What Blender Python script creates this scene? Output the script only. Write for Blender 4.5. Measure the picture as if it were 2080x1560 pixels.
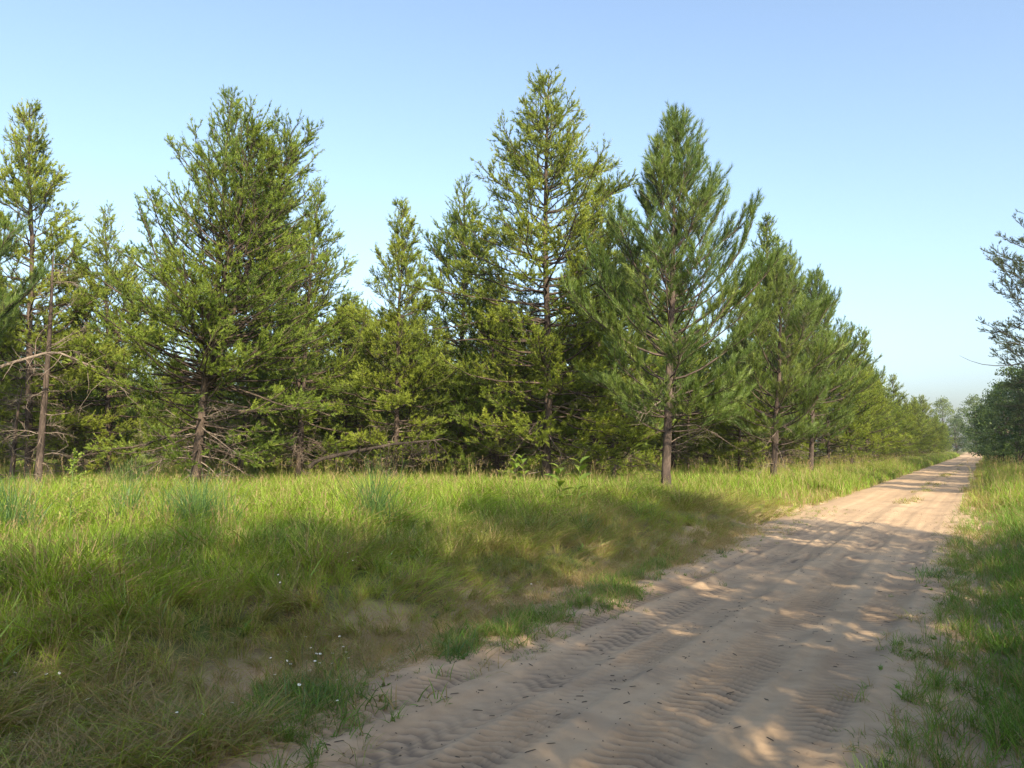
import bpy, math, random
import numpy as np
from mathutils import Vector, Matrix, Quaternion

# ------------------------------------------------------------------ camera, sky, sun
for o in list(bpy.data.objects):
    bpy.data.objects.remove(o)
SC = bpy.context.scene
COL = SC.collection
R = math.radians
CAMH = 1.6
YAW, PITCH, FPX = R(31.4), R(4.76), 1562.0      # the sandy track runs along +Y; camera turned to its left
cam_d = bpy.data.cameras.new('camera')
cam_d.sensor_width = 36.0
cam_d.lens = 36.0 * FPX / 2080.0
cam_d.clip_start = 0.05
cam_d.clip_end = 6000
cam = bpy.data.objects.new('camera', cam_d)
COL.objects.link(cam)
cam.location = (0, 0, CAMH)
cam.rotation_euler = (R(90) + PITCH, 0, YAW)
SC.camera = cam

SUN_EL, SUN_ROT = R(29.0), R(128.5)             # behind the camera, to its right
world = bpy.data.worlds.new('World')
SC.world = world
world.use_nodes = True
wn = world.node_tree.nodes
sky = wn.new('ShaderNodeTexSky')
sky.sky_type = 'NISHITA'
sky.sun_disc = False
sky.sun_elevation = SUN_EL
sky.sun_rotation = SUN_ROT
sky.altitude = 0
sky.air_density = 1.0
sky.dust_density = 3.3
sky.ozone_density = 3.0
wh = wn.new('ShaderNodeHueSaturation')            # a slightly hazy, paler summer sky
wh.inputs['Saturation'].default_value = 0.88
wh.inputs['Value'].default_value = 1.0
wh.inputs['Hue'].default_value = 0.494
world.node_tree.links.new(sky.outputs[0], wh.inputs['Color'])
world.node_tree.links.new(wh.outputs[0], wn['Background'].inputs[0])
wn['Background'].inputs[1].default_value = 0.15
sd = bpy.data.lights.new('sun', 'SUN')
sd.energy = 4.7
sd.angle = R(0.53)
sd.color = (1.0, 0.83, 0.60)
so = bpy.data.objects.new('sun', sd)
COL.objects.link(so)
SUNV = Vector((math.sin(SUN_ROT) * math.cos(SUN_EL), math.cos(SUN_ROT) * math.cos(SUN_EL), math.sin(SUN_EL)))
so.rotation_mode = 'QUATERNION'
so.rotation_quaternion = SUNV.to_track_quat('Z', 'Y')
so.location = (20, -20, 30)
SC.view_settings.view_transform = 'Standard'
SC.view_settings.look = 'None'
SC.view_settings.gamma = 1.0
SC.view_settings.exposure = 1.2
SC.cycles.use_denoising = True
SC.cycles.denoiser = 'OPENIMAGEDENOISE'
SC.cycles.denoising_input_passes = 'RGB_ALBEDO_NORMAL'
SC.cycles.denoising_prefilter = 'NONE'
SC.cycles.sample_clamp_indirect = 4.0
SC.cycles.max_bounces = 6
SC.cycles.diffuse_bounces = 3
SC.cycles.glossy_bounces = 1
SC.cycles.transmission_bounces = 3
SC.cycles.transparent_max_bounces = 4

# ------------------------------------------------------------------ geometry of the view (to lay the place out)
CY, SY, CP, SP = math.cos(YAW), math.sin(YAW), math.cos(PITCH), math.sin(PITCH)
FWD = np.array([-SY * CP, CY * CP, SP])
RGT = np.array([CY, SY, 0.0])
UPV = np.array([SY * SP, -CY * SP, CP])
FH = np.array([-SY, CY, 0.0])

def ray(px, py):
    return FWD + (px - 1040) / FPX * RGT + (780 - py) / FPX * UPV

def ground_pt(px, py, h=0.0):
    r = ray(px, py)
    t = (h - CAMH) / r[2]
    return np.array([0, 0, CAMH]) + r * t

def at_depth(px, py, D):
    r = ray(px, py)
    return np.array([0, 0, CAMH]) + r * (D / r.dot(FH))

def to_px(x, y, z):
    """arrays of world points -> photo pixel coordinates and depth"""
    d = np.stack([x, y, z - CAMH], -1)
    f = d @ FWD
    f = np.where(np.abs(f) < 1e-3, 1e-3, f)
    return 1040 + FPX * (d @ RGT) / f, 780 - FPX * (d @ UPV) / f, d @ FH

# ------------------------------------------------------------------ noise
_rs = np.random.RandomState(7)
_perm = _rs.rand(256, 256)

def vnoise(x, y):
    xi = np.floor(x).astype(int); yi = np.floor(y).astype(int)
    xf = x - xi; yf = y - yi
    xf = xf * xf * (3 - 2 * xf); yf = yf * yf * (3 - 2 * yf)
    g = lambda a, b: _perm[a & 255, b & 255]
    return ((g(xi, yi) * (1 - xf) + g(xi + 1, yi) * xf) * (1 - yf)
            + (g(xi, yi + 1) * (1 - xf) + g(xi + 1, yi + 1) * xf) * yf)

def fbm(x, y, s=1.0, octv=3, off=0.0):
    x = np.asarray(x, float) / s + off; y = np.asarray(y, float) / s + off * 1.7
    a, t, n = 0.5, 0.0, 0.0
    for k in range(octv):
        t = t + a * vnoise(x * 2 ** k + 13.1 * k, y * 2 ** k + 5.7 * k); n += a; a *= 0.5
    return t / n

def sstep(a, b, x):
    t = np.clip((x - a) / (b - a), 0, 1)
    return t * t * (3 - 2 * t)

def terrain(u, v):
    """height of the earth: the track is worn in, both verges stand a little higher"""
    u = np.asarray(u, float); v = np.asarray(v, float)
    wob = (fbm(u, v, 2.2, 3, 3.0) - 0.5) * 1.1 + (fbm(u, v, 0.5, 2, 9.0) - 0.5) * 0.35
    left = sstep(-3.9, -6.0, u + wob)
    right = sstep(-0.35, 1.3, u + wob * 0.8)
    z = -0.05 + 0.27 * left + 0.2 * right
    z += (fbm(u, v, 6.0, 3, 1.0) - 0.5) * 0.16 * np.maximum(left, right)
    z += (fbm(u, v, 0.7, 2, 5.0) - 0.5) * 0.06
    return z

# ------------------------------------------------------------------ mesh helpers
def mesh_from(name, verts, faces_flat, nper, mat, attrs=None, smooth=False):
    """verts (N,3); faces_flat ints, nper verts per face (int or array)"""
    me = bpy.data.meshes.new(name)
    verts = np.ascontiguousarray(verts, dtype=np.float32)
    faces_flat = np.ascontiguousarray(faces_flat, dtype=np.int32).ravel()
    if np.isscalar(nper):
        nf = len(faces_flat) // nper
        tot = np.full(nf, nper, np.int32)
    else:
        tot = np.asarray(nper, np.int32); nf = len(tot)
    start = np.concatenate([[0], np.cumsum(tot)[:-1]]).astype(np.int32)
    me.vertices.add(len(verts)); me.vertices.foreach_set('co', verts.ravel())
    me.loops.add(len(faces_flat)); me.loops.foreach_set('vertex_index', faces_flat)
    me.polygons.add(nf); me.polygons.foreach_set('loop_start', start)
    if smooth:
        me.polygons.foreach_set('use_smooth', np.ones(nf, bool))
    for k, a in (attrs or {}).items():
        at = me.attributes.new(k, 'FLOAT', 'POINT')
        at.data.foreach_set('value', np.ascontiguousarray(a, np.float32))
    me.update(calc_edges=True)
    if mat:
        me.materials.append(mat)
    return me

def link(name, me, parent=None):
    o = bpy.data.objects.new(name, me)
    COL.objects.link(o)
    if parent is not None:
        o.parent = parent
    return o

def tag(o, label=None, cat=None, group=None, kind=None):
    if label: o['label'] = label
    if cat: o['category'] = cat
    if group: o['group'] = group
    if kind: o['kind'] = kind
    return o

def nrm(a):
    return a / np.maximum(np.linalg.norm(a, axis=-1, keepdims=True), 1e-9)

class Wood:
    """collects tapering tubes"""
    def __init__(s):
        s.v, s.f, s.n = [], [], 0
    def tubes(s, P, Rr, sides):
        P = np.asarray(P, float); Rr = np.asarray(Rr, float)
        if P.ndim == 2: P = P[None]; Rr = Rr[None]
        B, N, _ = P.shape
        T = nrm(np.gradient(P, axis=1))
        ref = np.where(np.abs(T[..., 2:3]) > 0.9, np.array([1.0, 0, 0]), np.array([0, 0, 1.0]))
        S = nrm(np.cross(T, ref)); U = np.cross(S, T)
        a = np.arange(sides) / sides * 2 * math.pi
        ring = (P[:, :, None] + Rr[:, :, None, None] * (np.cos(a)[:, None] * S[:, :, None] + np.sin(a)[:, None] * U[:, :, None]))
        idx = np.arange(B * N * sides).reshape(B, N, sides) + s.n
        a0 = idx[:, :-1]; a1 = idx[:, 1:]
        q = np.stack([a0, np.roll(a0, -1, 2), np.roll(a1, -1, 2), a1], -1).reshape(-1, 4)
        s.v.append(ring.reshape(-1, 3)); s.f.append(q); s.n += B * N * sides
    def mesh(s, name, mat):
        return mesh_from(name, np.concatenate(s.v), np.concatenate(s.f), 4, mat, smooth=True)

# ------------------------------------------------------------------ materials
def mat_new(name):
    m = bpy.data.materials.new(name); m.use_nodes = True
    nt = m.node_tree
    return m, nt, nt.nodes, nt.links, nt.nodes['Principled BSDF'], nt.nodes['Material Output']

def ramp(nodes, stops, interp='LINEAR'):
    r = nodes.new('ShaderNodeValToRGB'); r.color_ramp.interpolation = interp
    el = r.color_ramp.elements
    while len(el) < len(stops): el.new(0.5)
    for e, (p, c) in zip(el, stops):
        e.position = p; e.color = (*c, 1)
    return r

def noise_node(nodes, links, scale, detail=4, vec=None, rough=0.55):
    n = nodes.new('ShaderNodeTexNoise'); n.inputs['Scale'].default_value = scale
    n.inputs['Detail'].default_value = detail; n.inputs['Roughness'].default_value = rough
    if vec is not None: links.new(vec, n.inputs['Vector'])
    return n

def leaf_material(name, stops, trans=0.3, rough=0.55, hue_var=0.014, tcol=(1.25, 1.15, 0.5), spec=0.3):
    """thin foliage: colour runs over the shoot's random value, a little different on each plant"""
    m, nt, N, L, P, OUT = mat_new(name)
    a = N.new('ShaderNodeAttribute'); a.attribute_name = 'r'
    geo = N.new('ShaderNodeTexCoord')
    nz = noise_node(N, L, 0.9, 2, geo.outputs['Object'])
    ad = N.new('ShaderNodeMath'); ad.operation = 'MULTIPLY_ADD'
    L.new(nz.outputs['Fac'], ad.inputs[0]); ad.inputs[1].default_value = 0.7; 
    sb = N.new('ShaderNodeMath'); sb.operation = 'MULTIPLY_ADD'
    L.new(a.outputs['Fac'], sb.inputs[0]); sb.inputs[1].default_value = 0.75; sb.inputs[2].default_value = -0.22
    L.new(sb.outputs[0], ad.inputs[2])
    rp = ramp(N, stops); L.new(ad.outputs[0], rp.inputs[0])
    oi = N.new('ShaderNodeObjectInfo')
    hs = N.new('ShaderNodeHueSaturation'); L.new(rp.outputs[0], hs.inputs['Color'])
    mh = N.new('ShaderNodeMapRange'); L.new(oi.outputs['Random'], mh.inputs[0])
    mh.inputs[3].default_value = 0.5 - hue_var; mh.inputs[4].default_value = 0.5 + hue_var * 0.6
    L.new(mh.outputs[0], hs.inputs['Hue'])
    mv = N.new('ShaderNodeMapRange'); L.new(oi.outputs['Random'], mv.inputs[0])
    mv.inputs[3].default_value = 1.12; mv.inputs[4].default_value = 0.86
    L.new(mv.outputs[0], hs.inputs['Value'])
    L.new(hs.outputs[0], P.inputs['Base Color'])
    P.inputs['Roughness'].default_value = rough
    P.inputs['Specular IOR Level'].default_value = spec
    tr = N.new('ShaderNodeBsdfTranslucent')
    tm = N.new('ShaderNodeMix'); tm.data_type = 'RGBA'; tm.blend_type = 'MULTIPLY'; tm.inputs[0].default_value = 1
    L.new(hs.outputs[0], tm.inputs[6]); tm.inputs[7].default_value = (*tcol, 1)
    L.new(tm.outputs[2], tr.inputs[0])
    mx = N.new('ShaderNodeMixShader'); mx.inputs[0].default_value = trans
    L.new(P.outputs[0], mx.inputs[1]); L.new(tr.outputs[0], mx.inputs[2]); L.new(mx.outputs[0], OUT.inputs[0])
    return m

def bark_material(name, dark, light, scale=9.0, stretch=0.35):
    m, nt, N, L, P, OUT = mat_new(name)
    tc = N.new('ShaderNodeTexCoord'); mp = N.new('ShaderNodeMapping')
    mp.inputs['Scale'].default_value = (1, 1, stretch); L.new(tc.outputs['Object'], mp.inputs[0])
    vo = N.new('ShaderNodeTexVoronoi'); vo.feature = 'DISTANCE_TO_EDGE'; vo.inputs['Scale'].default_value = scale
    n1 = noise_node(N, L, 14, 5, mp.outputs[0])
    wr = N.new('ShaderNodeMix'); wr.data_type = 'RGBA'; wr.inputs[0].default_value = 0.25
    L.new(mp.outputs[0], wr.inputs[6]); L.new(n1.outputs['Color'], wr.inputs[7]); L.new(wr.outputs[2], vo.inputs['Vector'])
    r1 = ramp(N, [(0.0, tuple(c * 0.55 for c in dark)), (0.25, dark), (1, light)])
    mm = N.new('ShaderNodeMath'); mm.operation = 'MULTIPLY_ADD'; L.new(vo.outputs['Distance'], mm.inputs[0])
    mm.inputs[1].default_value = 0.9
    n2 = noise_node(N, L, 3.0, 5, mp.outputs[0])
    mm2 = N.new('ShaderNodeMath'); mm2.operation = 'MULTIPLY_ADD'; L.new(n2.outputs['Fac'], mm2.inputs[0])
    mm2.inputs[1].default_value = 1.4; mm2.inputs[2].default_value = -0.45
    L.new(mm2.outputs[0], mm.inputs[2]); L.new(mm.outputs[0], r1.inputs[0])
    L.new(r1.outputs[0], P.inputs['Base Color']); P.inputs['Roughness'].default_value = 0.9
    P.inputs['Specular IOR Level'].default_value = 0.15
    bp = N.new('ShaderNodeBump'); bp.inputs['Strength'].default_value = 0.7; bp.inputs['Distance'].default_value = 0.02
    L.new(mm.outputs[0], bp.inputs['Height']); L.new(bp.outputs[0], P.inputs['Normal'])
    return m

M = {}
M['jack'] = leaf_material('jack_pine_needles', [(0.0, (0.056, 0.106, 0.016)), (0.5, (0.142, 0.208, 0.026)), (1.0, (0.240, 0.305, 0.040))], 0.34)
M['red'] = leaf_material('red_pine_needles', [(0.0, (0.045, 0.088, 0.020)), (0.5, (0.100, 0.165, 0.034)), (1.0, (0.180, 0.240, 0.055))], 0.26, 0.42)
M['open'] = leaf_material('tall_pine_needles', [(0.0, (0.030, 0.055, 0.022)), (1.0, (0.080, 0.115, 0.038))], 0.2)
M['leaf'] = leaf_material('broadleaf_leaves', [(0.0, (0.030, 0.062, 0.015)), (0.5, (0.045, 0.085, 0.020)), (1.0, (0.075, 0.120, 0.028))], 0.25)
M['pale_leaf'] = leaf_material('pale_broadleaf_leaves', [(0.0, (0.07, 0.12, 0.035)), (1.0, (0.15, 0.20, 0.06))], 0.3)
M['herb'] = leaf_material('herb_leaves', [(0.0, (0.13, 0.22, 0.035)), (1.0, (0.24, 0.33, 0.06))], 0.4, 0.45)
M['bark_jack'] = bark_material('jack_pine_bark', (0.050, 0.040, 0.032), (0.165, 0.125, 0.098))
M['bark_red'] = bark_material('red_pine_bark', (0.055, 0.044, 0.037), (0.17, 0.130, 0.105), 7.0)
M['dead'] = bark_material('dead_wood', (0.13, 0.105, 0.085), (0.34, 0.29, 0.235), 20.0)
M['log'] = bark_material('rotting_log', (0.030, 0.025, 0.021), (0.10, 0.082, 0.066), 12.0)

def sand_nodes(N, L, geo):
    """pale warm sand with darker damp and litter-stained drifts; returns colour, height"""
    n1 = noise_node(N, L, 0.55, 4, geo); n2 = noise_node(N, L, 7.0, 5, geo); n3 = noise_node(N, L, 160.0, 3, geo, 0.7)
    r = ramp(N, [(0.30, (0.335, 0.240, 0.150)), (0.55, (0.430, 0.315, 0.200)), (0.78, (0.490, 0.365, 0.240))])
    m1 = N.new('ShaderNodeMath'); m1.operation = 'MULTIPLY_ADD'; L.new(n2.outputs['Fac'], m1.inputs[0]); m1.inputs[1].default_value = 0.55
    m2 = N.new('ShaderNodeMath'); m2.operation = 'MULTIPLY_ADD'; L.new(n1.outputs['Fac'], m2.inputs[0]); m2.inputs[1].default_value = 0.6; m2.inputs[2].default_value = -0.18
    L.new(m2.outputs[0], m1.inputs[2])
    m3 = N.new('ShaderNodeMath'); m3.operation = 'MULTIPLY_ADD'; L.new(n3.outputs['Fac'], m3.inputs[0]); m3.inputs[1].default_value = 0.16
    m4 = N.new('ShaderNodeMath'); m4.operation = 'ADD'; L.new(m1.outputs[0], m4.inputs[0]); m4.inputs[1].default_value = 0.04
    L.new(m4.outputs[0], m3.inputs[2])
    L.new(m3.outputs[0], r.inputs[0])
    hm = N.new('ShaderNodeMath'); hm.operation = 'MULTIPLY_ADD'; L.new(n2.outputs['Fac'], hm.inputs[0]); hm.inputs[1].default_value = 1.0
    h2 = N.new('ShaderNodeMath'); h2.operation = 'MULTIPLY'; L.new(n3.outputs['Fac'], h2.inputs[0]); h2.inputs[1].default_value = 0.2
    L.new(h2.outputs[0], hm.inputs[2])
    return r, hm

def make_sand():
    m, nt, N, L, P, OUT = mat_new('track_sand')
    tc = N.new('ShaderNodeTexCoord')
    r, h = sand_nodes(N, L, tc.outputs['Object'])
    # scattered dark specks of litter and pressed soil in the wheel lines, groove shade painted in
    nz = noise_node(N, L, 38.0, 3, tc.outputs['Object'], 0.6)
    rs = ramp(N, [(0.62, (0, 0, 0)), (0.72, (1, 1, 1))]); L.new(nz.outputs['Fac'], rs.inputs[0])
    n4 = noise_node(N, L, 1.3, 3, tc.outputs['Object']); rg = ramp(N, [(0.50, (0, 0, 0)), (0.68, (1, 1, 1))]); L.new(n4.outputs['Fac'], rg.inputs[0])
    mu = N.new('ShaderNodeMath'); mu.operation = 'MULTIPLY'; L.new(rs.outputs[0], mu.inputs[0]); L.new(rg.outputs[0], mu.inputs[1])
    mu2 = N.new('ShaderNodeMath'); mu2.operation = 'MULTIPLY'; L.new(mu.outputs[0], mu2.inputs[0]); mu2.inputs[1].default_value = 0.55
    mx = N.new('ShaderNodeMix'); mx.data_type = 'RGBA'; L.new(mu2.outputs[0], mx.inputs[0]); L.new(r.outputs[0], mx.inputs[6]); mx.inputs[7].default_value = (0.11, 0.085, 0.062, 1)
    at = N.new('ShaderNodeAttribute'); at.attribute_name = 'soil'  # carries wheel-line soil, needle dust and the painted groove shade
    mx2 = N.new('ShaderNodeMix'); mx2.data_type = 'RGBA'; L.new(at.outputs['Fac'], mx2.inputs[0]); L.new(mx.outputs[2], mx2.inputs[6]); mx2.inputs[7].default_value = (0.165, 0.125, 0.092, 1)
    L.new(mx2.outputs[2], P.inputs['Base Color'])
    P.inputs['Roughness'].default_value = 0.95; P.inputs['Specular IOR Level'].default_value = 0.1
    bp = N.new('ShaderNodeBump'); bp.inputs['Strength'].default_value = 0.55; bp.inputs['Distance'].default_value = 0.012
    L.new(h.outputs[0], bp.inputs['Height']); L.new(bp.outputs[0], P.inputs['Normal'])
    return m

def make_ground():
    m, nt, N, L, P, OUT = mat_new('meadow_earth')
    tc = N.new('ShaderNodeTexCoord')
    r, h = sand_nodes(N, L, tc.outputs['Object'])
    n1 = noise_node(N, L, 1.1, 5, tc.outputs['Object']); n2 = noise_node(N, L, 22.0, 5, tc.outputs['Object'], 0.7)
    lit = ramp(N, [(0.3, (0.075, 0.062, 0.034)), (0.55, (0.135, 0.115, 0.055)), (0.75, (0.20, 0.165, 0.085))]); L.new(n2.outputs['Fac'], lit.inputs[0])
    grn = ramp(N, [(0.35, (0.055, 0.080, 0.020)), (0.65, (0.105, 0.130, 0.034))]); L.new(n2.outputs['Fac'], grn.inputs[0])
    gm = ramp(N, [(0.42, (0, 0, 0)), (0.58, (1, 1, 1))]); L.new(n1.outputs['Fac'], gm.inputs[0])
    mg = N.new('ShaderNodeMix'); mg.data_type = 'RGBA'; L.new(gm.outputs[0], mg.inputs[0]); L.new(lit.outputs[0], mg.inputs[6]); L.new(grn.outputs[0], mg.inputs[7])
    at = N.new('ShaderNodeAttribute'); at.attribute_name = 'sand'
    mx = N.new('ShaderNodeMix'); mx.data_type = 'RGBA'; L.new(at.outputs['Fac'], mx.inputs[0]); L.new(mg.outputs[2], mx.inputs[6]); L.new(r.outputs[0], mx.inputs[7])
    L.new(mx.outputs[2], P.inputs['Base Color']); P.inputs['Roughness'].default_value = 0.95; P.inputs['Specular IOR Level'].default_value = 0.1
    bp = N.new('ShaderNodeBump'); bp.inputs['Strength'].default_value = 0.8; bp.inputs['Distance'].default_value = 0.03
    L.new(n2.outputs['Fac'], bp.inputs['Height']); L.new(bp.outputs[0], P.inputs['Normal'])
    return m
M['sand'] = make_sand()
M['ground'] = make_ground()

# ------------------------------------------------------------------ ground and track
def grow(start, step, f, end):
    out = [start]
    while abs(out[-1]) < abs(end):
        out.append(out[-1] + step); step *= f
    return out

def grid_mesh(name, us, vs, zf, mat, attrs):
    U, V = np.meshgrid(us, vs)
    Z = zf(U, V)
    verts = np.stack([U, V, Z], -1).reshape(-1, 3)
    nu, nv = len(us), len(vs)
    i = np.arange(nu * nv).reshape(nv, nu)
    q = np.stack([i[:-1, :-1], i[:-1, 1:], i[1:, 1:], i[1:, :-1]], -1).reshape(-1, 4)
    return mesh_from(name, verts, q, 4, mat, {k: f(U, V).ravel() for k, f in attrs.items()}, smooth=True)

us = sorted(set([round(x, 4) for x in np.arange(-14, 3.01, 0.13)] + grow(-14.13, -0.16, 1.16, -3000) + grow(3.13, 0.16, 1.18, 3000)))
vs = sorted(set([round(x, 4) for x in np.arange(1.0, 26.01, 0.13)] + grow(26.13, 0.15, 1.08, 5000) + grow(0.87, -0.2, 1.2, -600)))
def ground_sand(u, v):
    w = (fbm(u, v, 1.3, 3, 4.0) - 0.5) * 1.6
    near = 1 - sstep(-4.2, -5.0, u + w) 
    near_r = 1 - sstep(-0.3, 0.6, u + w * 0.7)
    return np.minimum(near, np.where(u > -2, near_r, 1)) * 0.95
g = link('ground', grid_mesh('ground', np.array(us), np.array(vs), terrain, M['ground'], {'sand': ground_sand}))
tag(g, 'grassy meadow earth under the pines on both sides of the track', 'ground', kind='structure')

TRACKS = [(-0.96, 0.17, 0.012, 0.085, 0.0), (-1.60, 0.20, 0.012, 0.090, 1.3), (-2.25, 0.17, 0.012, 0.082, 2.1), (-2.72, 0.20, 0.007, 0.125, 0.5), (-3.10, 0.13, 0.010, 0.085, 4.0)]
def tread(u, v, c, w, per, ph):
    """one wheel line: how far inside the line, and the print of its lugs (-1 groove .. 1 ridge)"""
    cc = c + 0.07 * np.sin(v * 0.21 + ph) + (fbm(v, v * 0 + c, 3.0, 2, 31.0) - 0.5) * 0.16
    d = (u - cc) / w
    lug = np.sin((v + (0.55 * np.abs(u - cc) if per < 0.1 else 0.075 * np.sin((u - cc) * 18)) + (fbm(u, v, 0.6, 2, 33.0) - 0.5) * 0.07) / per * 2 * math.pi)
    strength = 0.2 + 1.0 * sstep(0.36, 0.56, fbm(u, v, 1.4, 2, 35.0 + c))
    return d, np.tanh(lug * 2.2), strength
def track_z(u, v):
    z = (fbm(u, v, 2.0, 2, 21.0) - 0.5) * 0.05 + (fbm(u, v, 0.35, 3, 22.0) - 0.5) * 0.018
    z += (fbm(u, v, 0.09, 2, 23.0) - 0.5) * 0.006
    z += 0.03 * np.exp(-((u + 2.0) / 0.25) ** 2) + 0.025 * np.exp(-((u + 3.35) / 0.3) ** 2) + 0.02 * np.exp(-((u + 0.55) / 0.25) ** 2)
    far = 1 - 0.75 * sstep(10, 22, v)
    for c, w, a, per, ph in TRACKS:
        d, lug, strength = tread(u, v, c, w, per, ph)
        z += far * (np.exp(-d ** 6) * (lug * a * 1.05 * strength - 0.018) + 0.012 * np.exp(-((np.abs(d) - 1.25) / 0.22) ** 2))
    # ripples of loose sand between the wheel lines
    rp = np.sin((v * 1.0 + 0.5 * u + (fbm(u, v, 0.8, 2, 41.0) - 0.5) * 0.9) / 0.095 * 2 * math.pi)
    z += rp * 0.0028 * sstep(0.4, 0.7, fbm(u, v, 1.1, 2, 43.0))
    edge = np.maximum(sstep(-3.75, -4.9, u), sstep(-0.35, 0.6, u))
    return z + 0.012 - 0.2 * edge
def track_soil_shade(u, v):
    """darker wheel lines with shade painted into the tread grooves, and drifts of needle dust"""
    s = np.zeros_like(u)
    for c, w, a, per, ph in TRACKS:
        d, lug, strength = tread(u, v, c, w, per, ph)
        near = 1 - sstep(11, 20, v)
        s = np.maximum(s, np.exp(-d ** 6) * (0.12 + near * 0.75 * (0.5 - 0.5 * lug) * np.minimum(strength, 1)))  # groove term paints the shade between the lugs into the colour
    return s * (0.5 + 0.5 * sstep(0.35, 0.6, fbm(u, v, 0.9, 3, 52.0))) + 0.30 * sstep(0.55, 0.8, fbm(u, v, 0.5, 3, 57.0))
tv = [2.0]; st = 0.0125
while tv[-1] < 420:
    tv.append(tv[-1] + st)
    if tv[-1] > 10: st *= 1.04
tv = np.array(list(np.arange(-40, 2.0, 0.5)) + tv)
tu = np.arange(-5.0, 0.81, 0.038)
tr = link('sand_track', grid_mesh('sand_track', tu, tv, track_z, M['sand'], {'soil': track_soil_shade}))
tag(tr, 'pale sandy track with tyre tread marks running to the horizon', 'track', kind='structure')

# ------------------------------------------------------------------ pines
def needles(p, a, l, K, nl, w, spread, rng, rbase, up=0.0):
    """thin tapering needles round each shoot: p base, a axis, l length, all (S,...)"""
    S = len(p)
    t = rng.random((S, K)) ** 0.9
    rad = rng.normal(size=(S, K, 3)); ax = a[:, None, :]
    rad = nrm(rad - (rad * ax).sum(-1, keepdims=True) * ax)
    th = np.radians(spread * (0.65 + 0.6 * rng.random((S, K)))) * (1 - 0.45 * t)
    d = ax * np.cos(th)[..., None] + rad * np.sin(th)[..., None]
    d[..., 2] += up
    d = nrm(d)
    pos = p[:, None, :] + ax * (l[:, None] * t)[..., None]
    side = nrm(np.cross(d, rng.normal(size=(S, K, 3)))) * (w * 0.5)
    ln = nl * (0.75 + 0.45 * rng.random((S, K)))
    tip = pos + d * ln[..., None]
    V = np.stack([pos - side, pos + side, tip], 2).reshape(-1, 3)
    r = np.repeat(np.clip(rbase[:, None] + rng.normal(size=(S, K)) * 0.10 + 0.12 * (t - 0.5), 0, 1).ravel(), 3)
    return V, r

def curve_pts(p0, d0, L, n, bend_up, rng, wob=0.12):
    """polyline that starts along d0 and lifts towards the tip"""
    pts = [np.array(p0, float)]; d = np.array(d0, float); s = L / (n - 1)
    for k in range(n - 1):
        d = d + np.array([0, 0, bend_up / (n - 1)]) + rng.normal(size=3) * wob / (n - 1) ** 0.5
        d /= np.linalg.norm(d)
        pts.append(pts[-1] + d * s)
    return np.array(pts)

def interp(pts, t):
    t = np.clip(t, 0, 1) * (len(pts) - 1)
    i = np.minimum(t.astype(int), len(pts) - 2); f = (t - i)[:, None]
    return pts[i] * (1 - f) + pts[i + 1] * f, nrm(pts[i + 1] - pts[i])

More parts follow.
